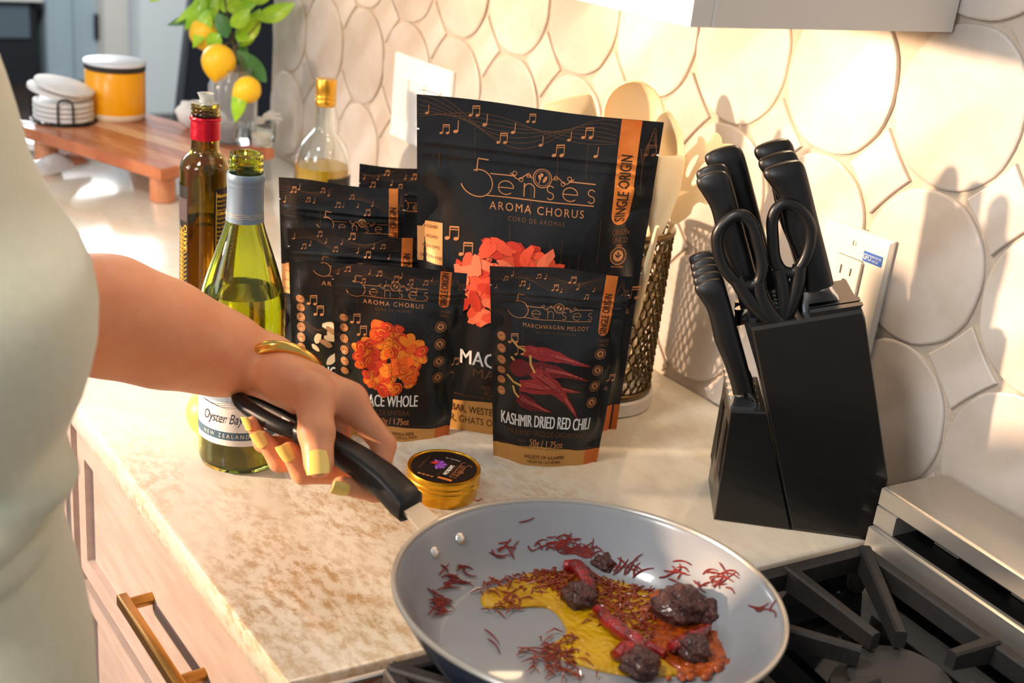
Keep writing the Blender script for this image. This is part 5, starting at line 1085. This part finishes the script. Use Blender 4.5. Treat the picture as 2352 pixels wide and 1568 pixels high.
mb = MB(); s0 = [G[i][j]+Vector((0, 0, .0012)) for i in (6, 7, 8) for j in range(9)]; mb.add(s0, [(i*9+j, i*9+j+1, i*9+j+10, i*9+j+9) for i in (0, 1) for j in range(8)]); mb.part('printed_end', mat('peach_print', (226,170,132), .5), t, 60)
q = onz(95, 352, 0); mb = MB(); ex2 = RT.copy(); ex2.z = 0; ex2.normalize(); ey2 = Vector((-ex2.y, ex2.x, 0))
def tr(d, z): return [Vector((q.x, q.y, z))+ex2*a+ey2*b for a, b in ((-.10+d, .0+d), (.06-d, .0+d), (.06-d, .16-d), (-.10+d, .16-d))]
mb.loft([tr(.006, .0005), tr(0, .004), tr(0, .016), tr(.003, .016), tr(.006, .006)]); mb.solo('white_tray', mat('white_enamel', (238,238,236), .25), (q.x, q.y, 0), 'low white tray pushed under the left end of the wooden riser', 'tray', smooth=30)
# ================================================================ the cook
def V3(v): return np.array([v.x, v.y, v.z], np.float32)
def HC(r): return float(np.interp(r, [.165, .19, .215, .245, .275, .309, .35], [.0855, .097, .103, .1068, .109, .1107, .114]))
def H(r, s, z): return HP(r, HC(r)+z, s)
SKIN = mat('skin', (234,166,124), .46, sss=.2, rgb2=(226,150,108), vscale=22, bump=.12, bscale=320, bdist=.0006)
SWT = mat('sage_sweater', (212,209,182), .85, sheen=.4, var=.03, vscale=160, bump=.25, bscale=420, bdist=.001)
TRO = mat('sage_trousers', (204,202,176), .85, sheen=.4, var=.03, vscale=120, bump=.25, bscale=380, bdist=.001)
NAIL = mat('yellow_nail_polish', (255,219,116), .16, coat=.5)
GLD = mat('polished_gold', (236,186,96), .16, 1.0)
Rh = Vector((.95, -.30, 0)).normalized(); Vh = Vector((.30, .95, 0)).normalized()
SH, EL, FA, FB, FC_, WR = at(-230,80,.80), at(10,690,.885), at(250,727,.955), at(380,768,.985), at(500,808,1.01), at(612,842,1.028)
F = {  # knuckle, middle joint, end joint, tip   (along the pan handle, across it, above it)
 'index': [H(.256,-.026,.028), H(.222,-.0335,.002), H(.209,-.010,-.0245), H(.222,.0165,-.0160)],
 'middle': [H(.272,-.0270,.020), H(.250,-.0120,-.0290), H(.267,.0130,-.0285), H(.2755,.0205,-.0100)],
 'ring': [H(.288,-.0255,.018), H(.274,-.0120,-.0310), H(.293,.0135,-.0295), H(.3045,.0210,-.0110)],
 'pinky': [H(.303,-.0220,.014), H(.295,-.0100,-.0255), H(.312,.0145,-.0210), H(.3185,.0200,-.0030)]}
FR = {'index': (.0125, .0100, .0088, .0074), 'middle': (.0125, .0106, .0095, .0078), 'ring': (.0120, .0102, .0090, .0072), 'pinky': (.0110, .0082, .0072, .0062)}
T = [at(650,868,.992), at(722,908,.958), at(727,992,.938), at(732,1062,.928)]; TRd = (.0185, .0160, .0136, .0120)
def arm_sdf(P):
    d = rcone(P, V3(SH), V3(EL), .048, .043)
    for a, b, ra, rb in ((EL, FA, .043, .0455), (FA, FB, .0455, .0415), (FB, FC_, .0415, .0335), (FC_, WR, .0335, .0266)): d = smin(d, rcone(P, V3(a), V3(b), ra, rb), .02)
    for k, r0 in (('index', .0200), ('middle', .0200), ('ring', .0190), ('pinky', .0170)):
        d = smin(d, rcone(P, V3(WR), V3(F[k][0]), r0, FR[k][0]+.0015), .014)
    d = smin(d, rcone(P, V3(WR), V3(T[0]), .0215, TRd[0]), .014); d = smin(d, rcone(P, V3(T[0]), V3(T[1]), TRd[0], TRd[1]), .012)
    d = smin(d, rcone(P, V3(T[1]*.6+T[0]*.4), V3(F['index'][0]), .0120, .0115), .014)
    th = rcone(P, V3(T[1]), V3(T[2]), TRd[1], TRd[2]); th = smin(th, rcone(P, V3(T[2]), V3(T[3]), TRd[2]-.0002, TRd[3]), .003); th = smin(th, rcone(P, V3(T[2]), V3(T[2]-FW*.001), .0132, .0132), .006)
    d = smin(d, th, .006)
    fd = None
    for k in F:
        j, r = F[k], FR[k]; f = rcone(P, V3(j[0]), V3(j[1]), r[0], r[1])
        f = smin(f, rcone(P, V3(j[1]), V3(j[2]), r[1], r[2]), .003); f = smin(f, rcone(P, V3(j[2]), V3(j[3]), r[2], r[3]), .003)
        fd = f if fd is None else smin(fd, f, .0012)
    return smin(d, fd, .006)
allp = [EL, FA, WR, SH]+[p for k in F for p in F[k]]+T
lo = [min(p[i] for p in allp)-.056 for i in range(3)]; hi = [max(p[i] for p in allp)+.056 for i in range(3)]
Vv, Qq = surfnet(arm_sdf, lo, hi, .0021)
arm = organic(Vv, Qq, 2)
S0 = at(228, 684, .70)
fx = S0-Rh*.125; feet = Vector((fx.x-.02, fx.y, -.914))
me_root = thing('person', 'person in a pale sage knit top and trousers with yellow nails, gripping the pan handle', 'person', feet)
# neck, head and the near arm, mostly outside the frame
base = at(-58, 40, .70)-Rh*.050; nk = Vector((base.x, base.y, base.z+.015)); hdc = nk+Rh*.035+Vector((0, 0, .165))
shn = nk-Vh*.125-Rh*.10+Vector((0, 0, -.07)); shf = SH.copy(); eln = shn+Vector((0, 0, -.27))-Rh*.06-Vh*.03; wrn = eln+Rh*.10+Vector((0, 0, -.22))-Vh*.02
def bod_sdf(P):
    d = rcone(P, V3(nk-Vector((0, 0, .30))), V3(nk-Vector((0, 0, .05))), .05, .05)
    d = smin(d, rcone(P, V3(shn), V3(shf), .044, .044), .05); d = smin(d, rcone(P, V3(nk-Vector((0, 0, .03))), V3(nk+Vector((0, 0, .07))+Rh*.012), .052, .048), .03)
    M = np.array([[Rh.x, Vh.x, 0], [Rh.y, Vh.y, 0], [0, 0, 1]], np.float32)
    d = smin(d, sell(P, V3(hdc+Vector((0, 0, .02))-Rh*.01), (.094, .074, .098), M), .02); d = smin(d, sell(P, V3(hdc+Rh*.03-Vector((0, 0, .045))), (.056, .052, .062), M), .03)
    d = smin(d, rcone(P, V3(hdc+Rh*.088+Vector((0, 0, .005))), V3(hdc+Rh*.104-Vector((0, 0, .022))), .007, .011), .010)
    for s in (-1, 1):
        d = smin(d, sell(P, V3(hdc+Vh*.074*s-Vector((0, 0, .005))-Rh*.005), (.017, .006, .028), M), .006)
        e = hdc+Rh*.088+Vh*.030*s+Vector((0, 0, .012)); d = np.maximum(d, -(np.linalg.norm(P-V3(e), axis=1)-.009)*1.0) if 0 else d
    for zz in (-.043, -.051): d = smin(d, rcone(P, V3(hdc+Rh*.083-Vh*.018+Vector((0, 0, zz))), V3(hdc+Rh*.083+Vh*.018+Vector((0, 0, zz))), .006, .006), .004)
    for a, b, ra, rb in ((shn, eln, .046, .040), (eln, wrn, .040, .026), (wrn, wrn+Vector((0, 0, -.085))+Rh*.02, .028, .024)): d = smin(d, rcone(P, V3(a), V3(b), ra, rb), .02)
    for q in range(5):
        o = Vh*(-.024+.012*q)*.9; b = wrn+Vector((0, 0, -.085))+Rh*.02; d = smin(d, rcone(P, V3(b+Rh*(-.024+.012*q)), V3(b+Rh*(-.02+.012*q)+Vector((0, 0, -.062-.010*(q in (1, 2, 3))))), .0085, .007), .004)
    return d
pp_ = [shn, shf, eln, wrn, hdc]
lo = [min(p[i] for p in pp_)-.13 for i in range(3)]; hi = [max(p[i] for p in pp_)+.13 for i in range(3)]; lo[2] -= .06
Vb, Qb = surfnet(bod_sdf, lo, hi, .0052)
bm_ = organic(Vb, Qb, 2)
off = len(arm.v); arm.v += bm_.v; arm.f += [[i+off for i in f] for f in bm_.f]; arm.mi += [0]*len(bm_.f)
arm.part('body', SKIN, me_root, 180)
for s in (-1, 1):
    mb = MB(); e = hdc+Rh*.079+Vh*.031*s+Vector((0, 0, .012)); mb.ell(e, (.0125, .0125, .011), 16, 10); mb.part('eye', mat('eye_white', (236,232,226), .2), me_root, 60)
    mb = MB(); mb.ell(e+Rh*.0085, (.0055, .0055, .0055), 14, 8); mb.part('iris', mat('brown_iris', (70,44,28), .15), me_root, 60)
mb = MB(); rings = []
for i in range(9):
    tq = i/8*1.9; rings.append([hdc+Vector((0, 0, .022))-Rh*.016+Rh*(.100*math.sin(tq+.12)*math.cos(a))*(1 if math.cos(a) < 0 else max(.1, 1-.52*max(0, tq-.7)))+Vh*(.083*math.sin(tq+.12)*math.sin(a))+Vector((0, 0, .106*math.cos(tq))) for a in [2*math.pi*j/28 for j in range(28)]])
mb.loft(rings); mb.tube([hdc-Rh*.10+Vector((0, 0, .02)), hdc-Rh*.125-Vector((0, 0, .05)), hdc-Rh*.115-Vector((0, 0, .16))], [.030, .034, .012], 14)
mb.part('hair', mat('brown_hair', (74,50,34), .45, bump=.6, bscale=60, stretch=(1, 1, .1)), me_root, 180)
# nails
def nail(d0, tip, r, nrmv, wk=1.0, lk=1.0):
    d = (tip-d0).normalized(); n = (nrmv-d*nrmv.dot(d)).normalized(); s = d.cross(n); mb = MB(); W, Lh = r*.86*wk, r*2.3*lk; R0 = r*1.10; pts = []; nu, nv = 8, 10
    for lay in (0, 1):
        for j in range(nv+1):
            v = j/nv
            for i in range(nu+1):
                u = i/nu*2-1; ww = W*(1-.22*(1-v)**3)*(1-.10*max(0, v-.8)*5*abs(u)); a = u*ww/R0; lv = v-.05*(abs(u)**3)*(v > .5)+.07*(abs(u)**2)*(1-v)*(v < .4)
                p = tip+d*((lv-.52)*Lh)+s*(R0*math.sin(a))+n*(R0*math.cos(a)-R0+r*1.02+.0006*lay-.0010*(lv*1.0)**2*(r/.011))
                pts.append(p)
    m = (nu+1)*(nv+1); fs = []
    for j in range(nv):
        for i in range(nu): q = j*(nu+1)+i; fs += [(q, q+nu+1, q+nu+2, q+1), (m+q, m+q+1, m+q+nu+2, m+q+nu+1)]
    for i in range(nu): fs += [(i, i+1, m+i+1, m+i), (nv*(nu+1)+i+1, nv*(nu+1)+i, m+nv*(nu+1)+i, m+nv*(nu+1)+i+1)]
    for j in range(nv): a = j*(nu+1); fs += [(a+nu+1, a, m+a, m+a+nu+1), (a+nu, a+2*nu+1, m+a+2*nu+1, m+a+nu)]
    mb.add(pts, fs); mb.part('fingernail', NAIL, me_root, 60)
nail(T[2], T[3]+(T[3]-T[2]).normalized()*.0035, TRd[3], -FW+RT*.05, 1.02, .70)
for k, nv_ in (('index', -FW*.9-UP*.30+RT*.1), ('middle', -FW*.9-RT*.25), ('ring', -FW*.9-RT*.30), ('pinky', -FW*.7-RT*.6)):
    j = F[k]; nail(j[2], j[3]+(j[3]-j[2]).normalized()*.0035, FR[k][3]*1.08, nv_, 1.0, .80)
# bracelet
bc = at(652, 846, 1.012); ex_ = RT*.0285-UP*.002; ey_ = UP*.0185-FW*.0215
mb = MB(); pts = [bc+ex_*math.cos(R_(a))+ey_*math.sin(R_(a)) for a in range(196, -131, -6)]
mb.tube(pts, [.0054 if 3 < i < len(pts)-4 else .0046 for i in range(len(pts))], 12)
for p in (pts[0], pts[-1]): mb.ell(p, (.0056, .0056, .0056), 14, 8)
mb.part('bracelet', GLD, me_root, 180)
# knit top: horizontal slices through the torso
rows = [(-58,40,.055,.060),(-48,62,.062,.085),(-30,95,.070,.135),(-10,128,.078,.165),(12,190,.083,.178),(38,270,.088,.178),(70,380,.095,.172),(105,450,.102,.170),(150,515,.110,.168),(190,570,.117,.166),(215,622,.122,.164),(228,690,.125,.162),(226,760,.124,.158),(211,825,.118,.154),(190,885,.110,.150),(168,930,.104,.147),(152,965,.100,.146),(150,1000,.100,.147),(156,1035,.104,.148),(152,1070,.103,.149),(146,1100,.101,.150)]
def slices(rows, dz=0.0, grow=0.0, wr=0.0):
    out = []; 
    for i, (px, py, a, b) in enumerate(rows):
        s = at(px, py, .70); a *= .88; b *= .76; c = s-Rh*a; ring = []
        for j in range(56):
            th = 2*math.pi*j/56; k = 1+grow
            f = wr*(.010*math.sin(3*th+i*.9)*math.exp(-((i-17.5)/2.2)**2)+.006*math.sin(5*th-i*1.3+1)*math.exp(-((i-17)/2.2)**2))
            ring.append(c+Rh*(a*k+f)*math.copysign(abs(math.cos(th))**.9, math.cos(th))+Vh*(b*k+f)*math.copysign(abs(math.sin(th))**.9, math.sin(th))+Vector((0, 0, dz)))
        out.append(ring)
    return out
def smooth_rows(rows, n=3): return [tuple(q) for q in spline(rows, n)]
mb = MB(); mb.loft(slices(rows, wr=1.0))
for sh, el, ra in ((shf, EL, .052), (shn, eln, .054)):
    m_ = sh+(el-sh)*.62; mb.tube([sh-Vector((0, 0, .0)), sh+(el-sh)*.25, m_], [ra*.95, ra*.98, ra*.92], 20)
sw = mb.part('knit_top', SWT, me_root, 180)
hem = [(146,1098,.105,.154),(150,1108,.1085,.1575),(153,1128,.110,.159),(150,1150,.1095,.1585),(142,1168,.106,.155),(139,1172,.103,.152)]
mb = MB(); mb.loft(slices(hem)); mb.part('hem_band', SWT, sw, 180)
trr = [(140,1165,.102,.151),(148,1210,.106,.156),(166,1270,.114,.162),(186,1335,.122,.168),(205,1405,.130,.172),(218,1480,.136,.175),(224,1568,.140,.176),(226,1700,.142,.176),(222,1850,.140,.172)]
mb = MB(); rs = slices([(a, b, c, d) for a, b, c, d in trr])
mb.loft(rs); cz = sum((p for p in rs[-1]), Vector())/56
for sg in (-1, 1):
    o = Vector((cz.x, cz.y, 0))+Vh*sg*.085; L = []
    for z, a, b in ((cz.z+.03, .118, .082), (cz.z-.10, .112, .084), (-.50, .100, .088), (-.80, .105, .095), (-.885, .108, .098)): L.append([o+Rh*(a*math.cos(2*math.pi*j/40)*(1+.03*math.sin(6*math.pi*j/20)))+Vh*(b*math.sin(2*math.pi*j/40))+Vector((0, 0, z)) for j in range(40)])
    mb.loft(L)
mb.part('trousers', TRO, me_root, 180)
for sg in (-1, 1):
    o = Vector((cz.x, cz.y, -.914))+Vh*sg*.085+Rh*.035; mb = MB(); L = []
    for z, a, b in ((0, .118, .044), (.012, .122, .047), (.03, .110, .043), (.052, .070, .036), (.07, .045, .030)): L.append([o+Rh*(a*math.cos(2*math.pi*j/28)-.02*(z > .04))+Vh*(b*math.sin(2*math.pi*j/28))+Vector((0, 0, z)) for j in range(28)])
    mb.loft(L); mb.part('shoe', mat('white_shoe', (228,224,216), .5), me_root, 60)
bpy.context.view_layer.update()
